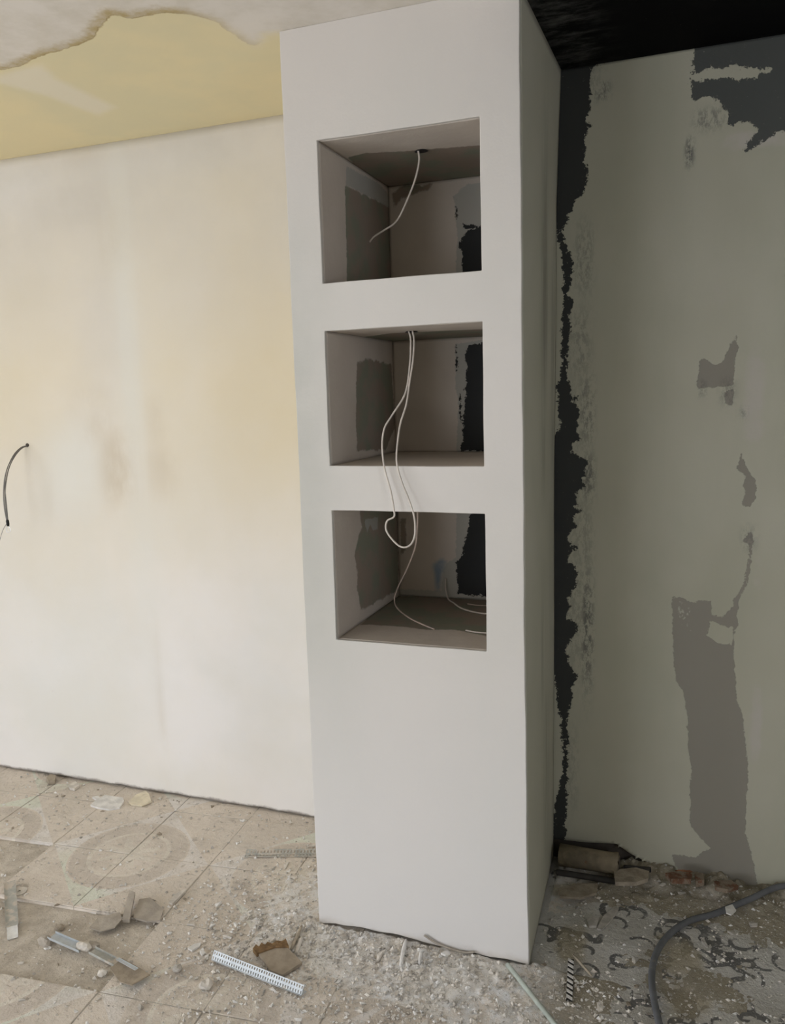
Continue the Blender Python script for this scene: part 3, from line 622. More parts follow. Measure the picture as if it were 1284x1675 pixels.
wire('cable', 'pale cable leaving the back of the lower niche and curving right along its shelf', 'cable', p, 0.0026, M_CABLE_W)
for (l, lab) in (([(765, 988), (780, 990), (800, 991)], 'short grey cable strand lying at the back of the lower niche shelf'), ([(762, 1031), (778, 1034), (800, 1036)], 'short pale cable strand lying near the front of the lower niche shelf')):
    p = [un(a, b, 2, zf+0.003) for a, b in l]; wire('cable_strand', lab, 'cable', p, 0.0022, M_CABLE_P if 'grey' in lab else M_CABLE_W)

# ------------------------------------------------------------------ cable bundle on the left wall
def pxl(l): return scaled_px(l, 0, 660, 4.0125)
root = empty('cable_bundle', tuple(un(45, 729, 1, WALL_Y))); tag(root, 'bundle of thin grey wires with a black end cap arching out of the cream wall', 'cable')
specs = [([(182, 278), (140, 288), (92, 335), (52, 415), (30, 500), (24, 600), (30, 690), (44, 765)], [0.59, 0.57, 0.53, 0.49, 0.465, 0.455, 0.45, 0.45]),
         ([(182, 280), (144, 294), (98, 345), (62, 415), (44, 490), (34, 570), (36, 660), (48, 765)], [0.59, 0.57, 0.53, 0.495, 0.475, 0.46, 0.452, 0.45]),
         ([(182, 283), (148, 288), (100, 332), (56, 405), (36, 480), (32, 560), (42, 660), (52, 765)], [0.59, 0.565, 0.525, 0.485, 0.46, 0.45, 0.445, 0.45])]
for l, yy in specs:
    p = [un(a, b, 1, y) for (a, b), y in zip(pxl(l), yy)]; p[0][1] = WALL_Y-0.0005
    child(linkob('wire', tube_mesh('wire', spline(p), 0.0022, 6), M_CABLE_G), root)
a, b = un(*pxl([(48, 762)])[0], 1, 0.45), un(*pxl([(54, 806)])[0], 1, 0.45)
o = child(linkob('end_cap', tube_mesh('end_cap', [a, a*0.8+b*0.2, a*0.3+b*0.7, b], [0.004, 0.0062, 0.006, 0.0045], 10), M_BLACKPL), root); o['label'] = 'black plastic end cap'
p = [un(q[0], q[1], 1, 0.449) for q in pxl([(46, 804), (44, 838), (55, 846), (68, 836), (62, 804)])]
child(linkob('bare_loop', tube_mesh('bare_loop', spline(p), 0.0012, 6), M_FOIL), root)
p = [un(q[0], q[1], 1, 0.45) for q in pxl([(42, 792), (22, 825), (6, 870), (-8, 930), (-20, 1010)])]
child(linkob('wire', tube_mesh('wire', spline(p), 0.0011, 6), M_CABLE_G), root)
c0 = un(45, 728, 1, WALL_Y)
bm = bmesh.new(); bmesh.ops.create_icosphere(bm, subdivisions=2, radius=0.008)
for v in bm.verts: v.co = Vector((c0[0]+v.co.x*1.2, WALL_Y-0.001+v.co.y*0.3, c0[2]+v.co.z))
me = bpy.data.meshes.new('wall_outlet'); bm.to_mesh(me); bm.free(); child(linkob('wall_outlet', me, M_GAP), root)

# ------------------------------------------------------------------ rubble bed (nobody could count it)
rub_c = [on_floor(600, 1600), on_floor(690, 1590), on_floor(760, 1610), on_floor(660, 1650), on_floor(820, 1640), on_floor(500, 1490)]
def vnoise(X, Y, s, seed):
    r = np.random.RandomState(seed); T = r.rand(64, 64); x = X*s; y = Y*s
    i, j = np.floor(x).astype(int), np.floor(y).astype(int); f, g = x-i, y-j; f = f*f*(3-2*f); g = g*g*(3-2*g)
    t = lambda a, b: T[a % 64, b % 64]
    return t(i, j)*(1-f)*(1-g)+t(i+1, j)*f*(1-g)+t(i, j+1)*(1-f)*g+t(i+1, j+1)*f*g
def rub_h(X, Y):
    X = np.asarray(X, float); Y = np.asarray(Y, float)
    front = np.exp(-((X-0.36)/0.42)**4)*np.exp(-np.maximum(0, -Y-0.0)**2/0.20**2)*np.where(Y > 0.015, 0.0, 1.0)
    leftc = np.exp(-((X+0.12)/0.14)**2-((Y-0.05)/0.2)**2)
    corner = np.exp(-((Y-0.60)/0.15)**2)*np.clip((X-0.60)/0.1, 0, 1)*np.clip((1.72-X)/0.25, 0, 1)
    mid = np.exp(-((X-0.78)/0.16)**2-((Y+0.28)/0.14)**2)*0.6
    amp = 0.020*front+0.009*leftc+0.040*corner+0.013*mid
    nz = 0.55*vnoise(X, Y, 17, 1)+0.3*vnoise(X, Y, 41, 2)+0.25*vnoise(X, Y, 95, 3)
    h = amp*(0.15+0.9*nz+0.75*vnoise(X, Y, 60, 4)*vnoise(X, Y, 110, 5))+0.004*(nz-0.55)-0.0050
    ci = np.floor((X*math.cos(TA)+Y*math.sin(TA)-TU)/TS).astype(int); cj = np.floor((-X*math.sin(TA)+Y*math.cos(TA)-TV)/TS).astype(int)
    for a, b in missing: h = np.where((ci == a) & (cj == b), h-FT, h)
    return np.where((X > -0.01) & (X < COLW+0.012) & (Y > -0.003), np.minimum(h, -0.006), h)
us, vs = lin(-0.75, 1.75, 0.0075), lin(-0.85, WALL_Y+0.006, 0.0075)
me, pts = grid_mesh('dust_and_rubble', us, vs, lambda U, V: np.stack([U, V, rub_h(U, V)], 1), skip=lambda a, b: ((a > 0.004) & (a < COLW-0.004) & (b > 0.02)) | (rub_h(a, b) < -0.006))
setattr_f(me, 'brown', np.clip((pts[:, 0]-0.68)/0.12, 0, 1)*np.clip((pts[:, 1]+0.35)/0.2, 0, 1)*0.9)
o = linkob('dust_and_rubble', me, M_RUB, None, False); o['kind'] = 'stuff'; tag(o, 'crumbled plaster dust and rubble heaped along the column foot', 'rubble')
for pl_ in me.polygons: pl_.use_smooth = True

def ground(x, y):
    h = float(rub_h(np.array([x]), np.array([y]))[0])
    if x > 0.655: return max(h, float(sheet_z(x, y)))
    u, v = tuv(x, y); t = (math.floor((u-TU)/TS), math.floor((v-TV)/TS))
    return max(h, -FT if t in missing else 0.0)

# fine grit: one mesh
N = 13000; V = []; F = []
k = 0
while k < N:
    z = nrs.rand()
    if z < 0.5: x, y = nrs.normal(0.32, 0.33), -abs(nrs.normal(0, 0.24))-0.004
    elif z < 0.68: x, y = nrs.normal(-0.15, 0.17), nrs.normal(0.0, 0.25)
    elif z < 0.85: x, y = nrs.uniform(-1.7, 0), nrs.uniform(-0.8, 0.57)
    else: x, y = nrs.uniform(0.67, 1.5), nrs.uniform(-0.5, 0.57)
    if y > 0.58 or (-0.015 < x < COLW+0.02 and y > -0.01): continue
    k += 1; s = 0.0013+0.0062*nrs.rand()**3.2; g = ground(x, y); b = len(V)
    q = nrs.normal(0, 1, (6, 3))*0.25
    for d in ((1, 0, 0), (0, 1, 0), (-1, 0, 0), (0, -1, 0), (0, 0, 0.7), (0, 0, -0.5)):
        w = np.array(d)+q[len(V)-b]; V.append((x+w[0]*s, y+w[1]*s, g+0.3*s+w[2]*s))
    for a in range(4): F.append((b+a, b+(a+1) % 4, b+4)); F.append((b+(a+1) % 4, b+a, b+5))
me = bpy.data.meshes.new('plaster_grit'); me.from_pydata(V, [], F); me.update()
me.materials.append(M_CHIP); me.materials.append(M_CHIPW); me.materials.append(M_CHIPG)
me.polygons.foreach_set('material_index', np.repeat(nrs.choice([0, 0, 1, 2], N), 8).astype(np.int32))
o = linkob('plaster_grit', me); o['kind'] = 'stuff'; tag(o, 'fine pale plaster grit strewn over the whole floor', 'grit')

# ------------------------------------------------------------------ debris
def flake(name, seed, n=7, th=0.16, jag=0.35, stretch=1.4):
    """an irregular flat shard of unit size, base on z = 0"""
    r = np.random.RandomState(seed); a = np.sort(r.uniform(0, 2*math.pi, n)*0.35+np.arange(n)*2*math.pi/n*1.0); R = 0.5*(1-jag*r.rand(n))
    pt = np.stack([R*np.cos(a)*stretch, R*np.sin(a)/stretch*1.2], 1); bm = bmesh.new()
    lo = [bm.verts.new((p[0]*0.92, p[1]*0.92, 0)) for p in pt]; hi = [bm.verts.new((p[0], p[1], th*(0.7+0.5*r.rand()))) for p in pt]
    c = bm.verts.new((0.05*r.randn(), 0.05*r.randn(), th*(1.1+0.3*r.rand())))
    bm.faces.new(lo[::-1])
    for i in range(n):
        j = (i+1) % n; bm.faces.new((lo[i], lo[j], hi[j], hi[i])); bm.faces.new((hi[i], hi[j], c))
    me = bpy.data.meshes.new(name); bm.to_mesh(me); bm.free(); return me
chip_sets = {}
for key, mt, th in (('chip', M_CHIP, 0.2), ('white', M_CHIPW, 0.25), ('brown', M_CHIPB, 0.3), ('grey', M_CHIPG, 0.25)):
    chip_sets[key] = []
    for s in range(6):
        me = flake('plaster_chip', 100+s*7+len(key), n=5+s % 4, th=th*(0.7+0.2*s/3), stretch=1.1+0.12*s); me.materials.append(mt); chip_sets[key].append(me)
placed = []
def scatter(n, fx, fy, sizes, kinds, name, label, cat, group, tries=6000):
    k = 0; done = {}
    while k < n and tries:
        tries -= 1
        x, y = fx(), fy(); s = sizes[0]+(sizes[1]-sizes[0])*rnd.random()**2.2
        if y > WALL_Y-0.02-s or (-0.02-s < x < COLW+0.02+s and y > -0.012-s*0.6): continue
        if any((x-a)**2+(y-b)**2 < ((s+c)*0.62)**2 for a, b, c in placed): continue
        kd = rnd.choice(kinds); placed.append((x, y, s)); me = rnd.choice(chip_sets[kd])
        o = bpy.data.objects.new(name, me); COL.objects.link(o)
        o.scale = (s, s, s*rnd.uniform(0.7, 1.2)); tx_, ty_ = rnd.uniform(-.16, .16), rnd.uniform(-.16, .16)
        g = max(ground(x+dx*s*0.4, y+dy*s*0.4) for dx, dy in ((0, 0), (1, 0), (-1, 0), (0, 1), (0, -1)))
        o.location = (x, y, g-0.0005); o.rotation_euler = (tx_, ty_, rnd.uniform(0, 6.28)); tag(o, f'{LOOK[kd]} {label}', cat, group); done.setdefault(kd, []).append((s, o)); k += 1
    for kd, l in done.items():                          # the biggest and second biggest of each colour stand out
        l.sort(key=lambda t: -t[0])
        for w_, (s, o) in zip(('largest', 'second largest'), l): o['label'] = f'{w_} {LOOK[kd]} {label}'
LOOK = dict(chip='beige', white='white', brown='brown', grey='grey')
def reserve(px, py, s): q = on_floor(px, py); placed.append((q[0], q[1], s))
for r in ((420, 1595, .12), (480, 1575, .13), (100, 1530, .1), (160, 1560, .12), (200, 1590, .1), (15, 1480, .1), (180, 1312, .09), (232, 1300, .07), (460, 1393, .12), (235, 1485, .1), (870, 1625, .06), (855, 1600, .06), (890, 1650, .06), (930, 1600, .06), (1068, 1620, .05), (1070, 1570, .05), (1100, 1520, .06), (1150, 1500, .06), (1200, 1487, .06), (950, 1400, .2), (1040, 1425, .1), (660, 1560, .05)): reserve(*r)

# ---- single pieces that can be told apart
def slab(name, label, cat, pxs, th, mat, z0=0.0, tilt=None, lift=0.0, group=None, ragged=0.0, edge_mat=None):
    """flat piece with the outline pxs (pixels on the ground), thickness th; lift raises its last half"""
    g = max(ground(*on_floor(a, b)[:2]) for a, b in pxs)+z0
    P = [on_floor(a, b, g+th*0.5) for a, b in pxs]; c = np.mean(P, 0)
    bm = bmesh.new(); lo, hi = [], []
    for i, p in enumerate(P):
        dz = lift*tilt[i] if tilt else 0.0; q = (p-c)
        lo.append(bm.verts.new((q[0]*0.98, q[1]*0.98, dz))); hi.append(bm.verts.new((q[0], q[1], dz+th)))
    n_ = len(P); fb = bm.faces.new(lo[::-1]); ft = bm.faces.new(hi)
    sides = [bm.faces.new((lo[i], lo[(i+1) % n_], hi[(i+1) % n_], hi[i])) for i in range(n_)]
    bmesh.ops.recalc_face_normals(bm, faces=bm.faces); bmesh.ops.triangulate(bm, faces=[fb, ft])
    me = bpy.data.meshes.new(name); bm.to_mesh(me); bm.free()
    o = linkob(name, me, mat); o.location = (c[0], c[1], g); tag(o, label, cat, group); return o
slab('plaster_slab', 'pale flat slab of plaster lying on the tiles below the cream wall', 'plaster piece', [(148, 1318), (158, 1309), (172, 1302), (201, 1306), (203, 1312), (196, 1322), (178, 1325), (160, 1322)], 0.009, M_CHIPW)
slab('plaster_slab', 'white plaster scrap touching the pale slab below the cream wall', 'plaster piece', [(151, 1305), (160, 1303), (166, 1307), (158, 1309)], 0.008, M_CHIPW)
slab('paint_flake', 'cream pointed paint flake beside the pale plaster slab', 'paint flake', [(210, 1313), (222, 1302), (238, 1299), (244, 1304), (248, 1314), (232, 1319), (215, 1317)], 0.006, M_CREAMCHIP, tilt=[0, 0.2, 1, 1, .4, 0, 0], lift=0.012)
slab('plaster_lump', 'brown lump against the foot of the cream wall, at the far left', 'plaster piece', [(76, 1275), (84, 1269), (92, 1272), (90, 1279), (80, 1281)], 0.02, M_CHIPB)
slab('plaster_lump', 'pale crumbly lump right of the brown lump by the wall foot', 'plaster piece', [(112, 1285), (124, 1280), (130, 1286), (122, 1292), (114, 1290)], 0.012, M_CHIP)
# washer-like disc
root = empty('paper_disc', tuple(on_floor(32, 1459))); tag(root, 'dusty round disc with a small centre hole lying on the tiles', 'disc')
bm = bmesh.new(); n_ = 20; rings = []
for (r, z) in ((0.0045, 0.0025), (0.024, 0.0025), (0.024, 0.0), (0.0045, 0.0)): rings.append([bm.verts.new((r*math.cos(6.2832*i/n_), r*math.sin(6.2832*i/n_), z+0.0015)) for i in range(n_)])
for a in range(4):
    for i in range(n_): j = (i+1) % n_; bm.faces.new((rings[a][i], rings[a][j], rings[(a+1) % 4][j], rings[(a+1) % 4][i]))
bmesh.ops.recalc_face_normals(bm, faces=bm.faces); me = bpy.data.meshes.new('disc'); bm.to_mesh(me); bm.free(); linkob('disc', me, M_CHIP, root)

def frame_from(a, b, z=0.0):
    """origin at a, x axis along a->b on the floor"""
    A, B = on_floor(*a, z), on_floor(*b, z); d = B-A; return A, B, float(np.linalg.norm(d[:2])), math.atan2(d[1], d[0])
def perforated(me_name, L, w, rows=2, pitch=0.0085, th=0.0007, solid_edge=0.2):
    """strip along x with real slots; spans y 0..w"""
    bm = bmesh.new(); nc = max(2, int(L/pitch)); p = L/nc; ybs = [0.0]; slots = []
    rh = w/rows
    for r in range(rows): ybs += [r*rh+rh*0.24, r*rh+rh*0.76]; slots.append(len(ybs)-2)
    ybs.append(w); xs = []
    for i in range(nc): xs += [i*p, i*p+p*0.32, i*p+p*0.78]
    xs.append(L); G = [[bm.verts.new((x, y, 0)) for y in ybs] for x in xs]
    for i in range(len(xs)-1):
        for j in range(len(ybs)-1):
            if i % 3 == 1 and j in slots: continue
            bm.faces.new((G[i][j], G[i+1][j], G[i+1][j+1], G[i][j+1]))
    me = bpy.data.meshes.new(me_name); bm.to_mesh(me); bm.free(); return me
def bead(name, label, a, b, w, mat, rot1, rot2, z=0.0, rows=2, pitch=0.0085):
    A, B, L, ang = frame_from(a, b, z); root = empty(name, (A[0], A[1], z)); root.rotation_euler = (0, 0, ang); tag(root, label, 'corner bead')
    for r in (rot1, rot2):
        o = linkob('flange', perforated('flange', L, w, rows, pitch), mat, root); o.rotation_euler = (math.radians(r), 0, 0); solidify(o, 0.0009, 0)
        o.location = (0, 0, 0.001+max(0, -math.sin(math.radians(rot1))*w, -math.sin(math.radians(rot2))*w))
    nose = linkob('nose', tube_mesh('nose', [(0, 0, 0), (L, 0, 0)], 0.0018, 8), mat, root); nose.location = o.location
    return root
bead('corner_bead', 'short galvanised perforated corner bead lying in front of the brown edged tile', (346, 1573), (493, 1632), 0.026, M_ZINC, 55, -12, 0.002)
bead('corner_bead', 'dusty perforated bead lying flat on the tiles, its end behind the column', (402, 1398), (522, 1397), 0.022, M_ZINCD, 20, 172, 0.001, 1, 0.012)
# bright narrow strip on the dark floor
A, B, L, ang = frame_from((931, 1640), (934, 1572)); root = empty('slotted_strip', (A[0], A[1], ground(A[0], A[1])+0.001)); root.rotation_euler = (0, 0, ang)
tag(root, 'narrow white slotted metal strip lying on the dark floor right of the column', 'metal strip')
nb = 8; 
for i in range(nb):
    bm = bmesh.new(); x = L*i/nb
    vs_ = [bm.verts.new(q) for q in ((x, -0.008, 0.004), (x+L/nb*0.50, -0.008, 0.004), (x+L/nb*0.86, 0.008, 0.007), (x+L/nb*0.36, 0.008, 0.007))]; bm.faces.new(vs_)
    me = bpy.data.meshes.new('bar'); bm.to_mesh(me); bm.free(); o = linkob('bar', me, M_CHIPW, root); solidify(o, 0.0012, 0)
linkob('backing', box('tmp', (0, -0.0085, 0.0), (L, 0.0085, 0.0028), M_IRON).data, None, root); bpy.data.objects.remove(bpy.data.objects['tmp'])

# bent profile pieces with dried plaster
def channel(name, parent, A, B, w, h, mat):
    d = np.array(B)-np.array(A); L = float(np.linalg.norm(d)); ang = math.atan2(d[1], d[0]); pit = math.asin(d[2]/L)
    prof = [(-w/2, h), (-w/2, 0), (w/2, 0), (w/2, h)]; bm = bmesh.new(); rows_ = [[bm.verts.new((x, y, z)) for y, z in prof] for x in (0, L)]
    for i in range(3): bm.faces.new((rows_[0][i], rows_[1][i], rows_[1][i+1], rows_[0][i+1]))
    me = bpy.data.meshes.new(name); bm.to_mesh(me); bm.free(); o = linkob(name, me, mat, parent)
    o.location = Vector(A)-parent.location; o.rotation_euler = (0, -pit, ang); solidify(o, 0.0009, 0); return o
A = on_floor(86, 1530); root = empty('metal_profile', (A[0], A[1], 0)); tag(root, 'bent light metal channel stuck with plaster lying on broken tiles', 'metal profile')
gz = lambda px, py, dz: (lambda q: np.array([q[0], q[1], ground(q[0], q[1])+dz]))(on_floor(px, py, 0.012))
channel('channel', root, gz(84, 1527, 0.016), gz(135, 1548, 0.014), 0.030, 0.008, M_ZINC)
channel('channel', root, gz(150, 1550, 0.014), gz(196, 1569, 0.004), 0.026, 0.008, M_ZINCD)
channel('flat_end', root, gz(192, 1567, 0.022), gz(224, 1592, 0.024), 0.010, 0.002, M_ZINC)
def lump(name, parent, c, r, mat, seed, sq=(1, 1, 0.7)):
    rr = np.random.RandomState(seed); bm = bmesh.new(); bmesh.ops.create_icosphere(bm, subdivisions=2, radius=1.0)
    dirs = rr.normal(0, 1, (7, 3)); dirs /= np.linalg.norm(dirs, axis=1)[:, None]; amp = rr.uniform(-.3, .35, 7)
    for v in bm.verts:
        d = np.array(v.co); k_ = 1+sum(a*max(0, d@q)**3 for a, q in zip(amp, dirs))+rr.uniform(-.16, .16); v.co = Vector((d[0]*r*sq[0]*k_, d[1]*r*sq[1]*k_, d[2]*r*sq[2]*k_))
    me = bpy.data.meshes.new(name); bm.to_mesh(me); bm.free(); o = linkob(name, me, mat, parent); o.location = Vector(c)-(parent.location if parent else Vector((0, 0, 0))); return o
lump('plaster_clump', root, gz(74, 1530, 0.010), 0.021, M_SLAB, 3, (1.1, 0.8, 0.6)); lump('plaster_clump', root, gz(136, 1545, 0.018), 0.019, M_CHIP, 4, (1.4, 0.8, 0.65)); lump('plaster_clump', root, gz(152, 1540, 0.016), 0.016, M_SLAB, 5, (1.6, 0.8, 0.6))
lp = [(168, 1583, 0.014, M_CHIP, 'pale pitted plaster lump below the bent metal channel'), (290, 1582, 0.013, M_CHIPG, 'small grey lump left of the perforated corner bead'), (337, 1610, 0.018, M_CHIP, 'round pale plaster lump under the left end of the corner bead'), (96, 1509, 0.014, M_CHIPB, 'dark topped lump above the bent metal channel')]
for i, (a, b, r, mt, lab) in enumerate(lp):
    q = gz(a, b, r*0.62); tag(lump('plaster_lump', None, q, r, mt, 20+i), lab, 'plaster piece'); placed.append((q[0], q[1], r*2))
slab('cardboard_scrap', 'torn brown board scrap with a curled edge below the metal channel', 'board scrap', [(180, 1585), (200, 1568), (235, 1590), (246, 1603), (216, 1620), (196, 1608)], 0.004, M_CARD, tilt=[0, 0, .3, 1, 1, .2], lift=0.015)
# flat dusty strip at the left edge
A, B = gz(16, 1442, 0.012), gz(20, 1525, 0.004); root = empty('metal_strip', (A[0], A[1], 0)); tag(root, 'dusty flat metal strip with a bright foil end at the left edge', 'metal strip')
M1 = A*0.2+B*0.8
channel('strip', root, A, M1, 0.036, 0.004, M_ZINCD); channel('foil_end', root, M1, B, 0.030, 0.005, M_FOIL)
# plaster slab standing half upright, and its fallen neighbour
slab('board_offcut', 'narrow board offcut tilted up on the tiles behind the metal channel', 'board offcut', [(200, 1507), (212, 1507), (222, 1472), (212, 1469)], 0.012, M_SLAB, tilt=[0, 0, 1, 1], lift=0.022)
slab('board_offcut', 'wide board scrap lying flat beside the tilted narrow offcut', 'board offcut', [(218, 1502), (228, 1474), (246, 1474), (268, 1490), (262, 1506), (240, 1508)], 0.006, M_SLAB, tilt=[0, .4, 1, .3, 0, 0], lift=0.010)
slab('board_offcut', 'thin pale sheet flake left of the tilted narrow offcut', 'board offcut', [(146, 1518), (160, 1502), (196, 1494), (200, 1508), (188, 1520), (165, 1524)], 0.004, M_SLAB, tilt=[0, 0, .3, 1, .6, 0], lift=0.008)
slab('plaster_sliver', 'long curved plaster sliver pointing towards the ring pattern', 'plaster piece', [(276, 1478), (286, 1464), (302, 1456), (304, 1458), (294, 1468), (282, 1480)], 0.008, M_CHIP)
slab('plaster_sliver', 'pale oval plaster flake above the perforated corner bead', 'plaster piece', [(307, 1552), (318, 1545), (329, 1543), (327, 1548), (314, 1556)], 0.006, M_CHIPW)
# brown edged tile fragment
root = empty('broken_tile', tuple(gz(452, 1575, 0.0))); tag(root, 'broken tile fragment with a torn brown edge beside the perforated bead', 'tile fragment')
T = [(418, 1562), (432, 1574), (442, 1588), (462, 1594), (494, 1575), (470, 1556), (448, 1550)]
P = [gz(a, b, 0) for a, b in T]; z_ = [0.016, 0.012, 0.004, 0.0015, 0.004, 0.014, 0.018]
bm = bmesh.new(); hi = [bm.verts.new(Vector((p[0], p[1], ground(p[0], p[1])+zz+0.010))-root.location) for p, zz in zip(P, z_)]; lo = [bm.verts.new(v.co-Vector((0, 0, 0.009))) for v in hi]
f1 = bm.faces.new(hi); f2 = bm.faces.new(lo[::-1])
for i in range(7): j = (i+1) % 7; bm.faces.new((hi[i], lo[i], lo[j], hi[j]))
bmesh.ops.recalc_face_normals(bm, faces=bm.faces); bmesh.ops.triangulate(bm, faces=[f1, f2]); me = bpy.data.meshes.new('tile_face'); bm.to_mesh(me); bm.free(); linkob('tile_face', me, M_CARD, root)
E1 = [(414, 1560), (419, 1553), (424, 1557), (428, 1550), (434, 1554), (438, 1549), (446, 1552), (452, 1547), (462, 1549), (468, 1546), (473, 1557), (450, 1558), (432, 1564), (420, 1568)]
bm = bmesh.new(); hv = []
for a, b in E1: p = gz(a, b, 0); hv.append(bm.verts.new(Vector((p[0], p[1], ground(p[0], p[1])+0.029))-root.location))
lv = [bm.verts.new(v.co-Vector((0, 0, 0.012))) for v in hv]; f1 = bm.faces.new(hv); f2 = bm.faces.new(lv[::-1])
for i in range(len(hv)): j = (i+1) % len(hv); bm.faces.new((hv[i], lv[i], lv[j], hv[j]))
bmesh.ops.recalc_face_normals(bm, faces=bm.faces); bmesh.ops.triangulate(bm, faces=[f1, f2]); me = bpy.data.meshes.new('torn_edge'); bm.to_mesh(me); bm.free(); o = linkob('torn_edge', me, M_RAGGED, root); o['label'] = 'torn brown edge'
# splinters at the foot of the column
def stick(label, a, b, r, mat, za=0.004, zb=0.004, name='wood_splinter', cat='splinter', bend=0.0):
    A, B = on_floor(*a, 0.01), on_floor(*b, 0.01); A[2] = ground(A[0], A[1])+za+r; B[2] = ground(B[0], B[1])+zb+r; m = (A+B)/2+np.array([0, 0, bend])
    if m[2] < ground(m[0], m[1])+r*0.4: m[2] = ground(m[0], m[1])+r*0.4
    me = tube_mesh(name, spline([A, m, B], 3), [r*0.6, r, r, r*1.1, r, r, r*0.5], 5); o = linkob(name, me, mat); tag(o, label, cat); return o
stick('pale splinter leaning at the left front corner of the column', (476, 1552), (494, 1518), 0.005, M_WOOD, 0, 0.006)
stick('short thick splinter beside the leaning one at the column corner', (484, 1558), (494, 1535), 0.006, M_CHIP, 0, 0.003)
stick('pale stick poking out from under the column front', (655, 1582), (664, 1541), 0.006, M_CHIPW, 0, 0.004)
stick('thin white sliver right of the stick under the column front', (686, 1580), (690, 1556), 0.005, M_CHIPW, 0, 0.002)
stick('thin straw leaf lying on the dark floor above the slotted strip', (968, 1592), (937, 1560), 0.004, M_WOOD, 0, 0.006)
p = [np.array([q[0], min(q[1], -0.008), ground(q[0], -0.02)+dz]) for q, dz in zip([on_floor(*c) for c in ((700, 1538), (715, 1549), (738, 1557), (762, 1562), (778, 1562))], (0.028, 0.014, 0.008, 0.006, 0.008))]
tag(linkob('peeled_paper', tube_mesh('peeled_paper', spline(p, 4), 0.0032, 5), M_SLAB), 'curled strip of peeled paper along the column foot', 'paper strip')
# mint cable
p = []
for a, b in ((830, 1578), (842, 1596), (860, 1617), (884, 1645), (910, 1676), (935, 1702), (950, 1740)): q = on_floor(a, b, 0.012); p.append(np.array([q[0], q[1], ground(q[0], q[1])+0.0075]))
tag(linkob('floor_cable', tube_mesh('floor_cable', spline(p), 0.0068, 10), M_MINT), 'pale green cable running forward from the right front corner of the column', 'cable')
# conduit
p = []
for a, b in ((1092, 1760), (1084, 1700), (1076, 1665), (1069, 1630), (1066, 1595), (1073, 1560), (1093, 1530), (1125, 1507), (1170, 1494), (1225, 1480), (1284, 1464), (1350, 1450), (1420, 1444)): q = on_floor(a, b, 0.012); p.append(np.array([q[0], min(q[1], 0.56), max(ground(q[0], q[1]), 0)+0.0115]))
tag(linkob('conduit', tube_mesh('conduit', spline(p), 0.0095, 12), M_CONDUIT), 'shiny dark grey conduit curving across the dark floor to the right', 'conduit')
q = on_floor(1194, 1489, 0.024); o = slab('paper_scrap', 'small pale scrap lying over the dark conduit', 'scrap', [(1186, 1484), (1198, 1480), (1204, 1490), (1196, 1497), (1188, 1494)], 0.004, M_CHIPW, 0.020); reserve(1194, 1489, .06)

# ------------------------------------------------------------------ pipes in the broken out corner
def wp(px, py, y): return un(px, py, 1, y)
root = empty('clay_pipe', (0.70, 0.53, 0.0)); tag(root, 'thick rusty brown pipe lying at the wall foot behind the column', 'pipe')
zc, yc, R0 = 0.052, 0.522, 0.036
prof = [(0.668, R0), (0.75, R0*1.01), (0.84, R0), (0.853, R0*1.04), (0.862, R0*1.03), (0.866, R0*0.8), (0.858, R0*0.72)]
me = tube_mesh('barrel', [(x, yc, zc) for x, _ in prof], [r for _, r in prof], 18); 
for v in me.vertices: v.co.z += 0.003*math.sin(v.co.x*60+v.co.y*90)*0.6
child(linkob('barrel', me, M_PIPE), root)
child(linkob('bore', tube_mesh('bore', [(0.855, yc, zc), (0.8675, yc, zc)], R0*0.62, 14), M_GAP), root)
p = [wp(885, 1441, 0.46), wp(905, 1439, 0.46), wp(950, 1436, 0.46), wp(1012, 1431, 0.465)]; p = [np.array([max(q[0], 0.667), 0.462, 0.022+0.001*i]) for i, q in enumerate(p)]
p[1][0] += 0.012
tag(linkob('iron_pipe', tube_mesh('iron_pipe', spline(p, 4), 0.010, 10), M_IRON), 'thin dark iron pipe in front of the thick rusty pipe', 'pipe')
p = [np.array([0.88, 0.53, 0.038]), np.array([0.92, 0.54, 0.036]), np.array([0.965, 0.55, 0.034])]
tag(linkob('iron_pipe', tube_mesh('iron_pipe', spline(p, 4), 0.009, 10), M_IRON), 'short dark pipe stub sticking out right of the thick rusty pipe', 'pipe')
slab('plaster_crust', 'broken plaster crust lying in front of the dark iron pipe', 'plaster piece', [(1004, 1426), (1040, 1422), (1062, 1428), (1060, 1440), (1040, 1446), (1006, 1446)], 0.014, M_CHIPB)
slab('plaster_crust', 'flat brown crust at the column side below the pipes', 'plaster piece', [(912, 1455), (940, 1447), (978, 1446), (976, 1462), (950, 1470), (915, 1468)], 0.008, M_CHIPB)
slab('brick_piece', 'orange brick fragment at the foot of the grey wall', 'brick piece', [(1088, 1432), (1112, 1429), (1132, 1433), (1130, 1442), (1098, 1442)], 0.018, M_BRICK)
slab('brick_piece', 'small orange brick corner right of the longer brick fragment', 'brick piece', [(1136, 1434), (1150, 1433), (1152, 1444), (1138, 1446)], 0.022, M_BRICK)
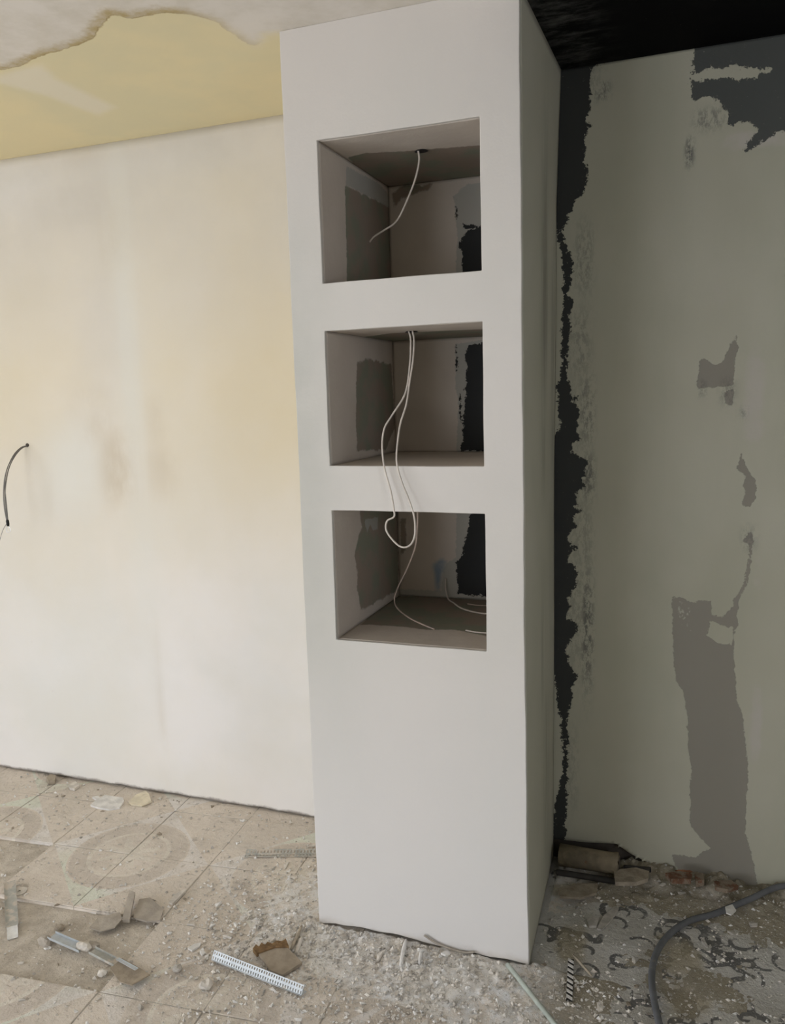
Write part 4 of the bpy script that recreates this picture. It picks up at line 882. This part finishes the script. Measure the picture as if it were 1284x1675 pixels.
slab('brick_piece', 'brown brick piece half buried at the wall foot under the grey patch', 'brick piece', [(1168, 1444), (1196, 1443), (1208, 1452), (1190, 1458), (1170, 1454)], 0.014, M_BRICK)
slab('plaster_sliver', 'long grey plaster sliver lying diagonally on the dark floor', 'plaster piece', [(976, 1520), (988, 1498), (1008, 1484), (1012, 1487), (998, 1508), (984, 1522)], 0.007, M_CHIPG)
slab('plaster_sliver', 'rounded pale flake at the lower end of the diagonal sliver', 'plaster piece', [(960, 1506), (970, 1500), (980, 1504), (976, 1516), (964, 1516)], 0.008, M_CHIPG)

# ---- loose chips that only their place tells apart
tc = on_floor(656, 1612)
scatter(26, lambda: rnd.gauss(tc[0], 0.022), lambda: rnd.gauss(tc[1], 0.06), (0.012, 0.036), ['white', 'chip'], 'plaster_chip', 'plaster chip in the trail below the stick under the column', 'plaster chip', 'chips below the stick')
scatter(70, lambda: rnd.gauss(0.30, 0.27), lambda: -abs(rnd.gauss(0, 0.20))-0.02, (0.008, 0.034), ['chip', 'chip', 'white', 'grey'], 'plaster_chip', 'plaster chip in the rubble in front of the column', 'plaster chip', 'chips in front of the column')
scatter(55, lambda: rnd.gauss(-0.22, 0.13), lambda: rnd.gauss(0.02, 0.20), (0.008, 0.032), ['chip', 'white', 'chip'], 'plaster_chip', 'plaster chip on the floor just left of the column', 'plaster chip', 'chips left of the column')
scatter(60, lambda: rnd.uniform(-1.7, -0.3), lambda: rnd.uniform(-0.75, 0.5), (0.007, 0.026), ['chip', 'brown', 'grey', 'white'], 'plaster_chip', 'plaster chip on the dusty printed tiles', 'plaster chip', 'chips on the printed tiles')
scatter(16, lambda: rnd.uniform(-1.6, -0.35), lambda: rnd.uniform(0.53, 0.56), (0.008, 0.02), ['chip', 'white', 'brown'], 'plaster_chip', 'plaster crumb along the foot of the cream wall', 'plaster chip', 'crumbs along the cream wall')
scatter(60, lambda: rnd.uniform(0.68, 1.5), lambda: rnd.uniform(-0.45, 0.5), (0.008, 0.034), ['grey', 'grey', 'brown', 'chip'], 'plaster_chip', 'chip on the dark patterned floor right of the column', 'plaster chip', 'chips on the patterned floor')
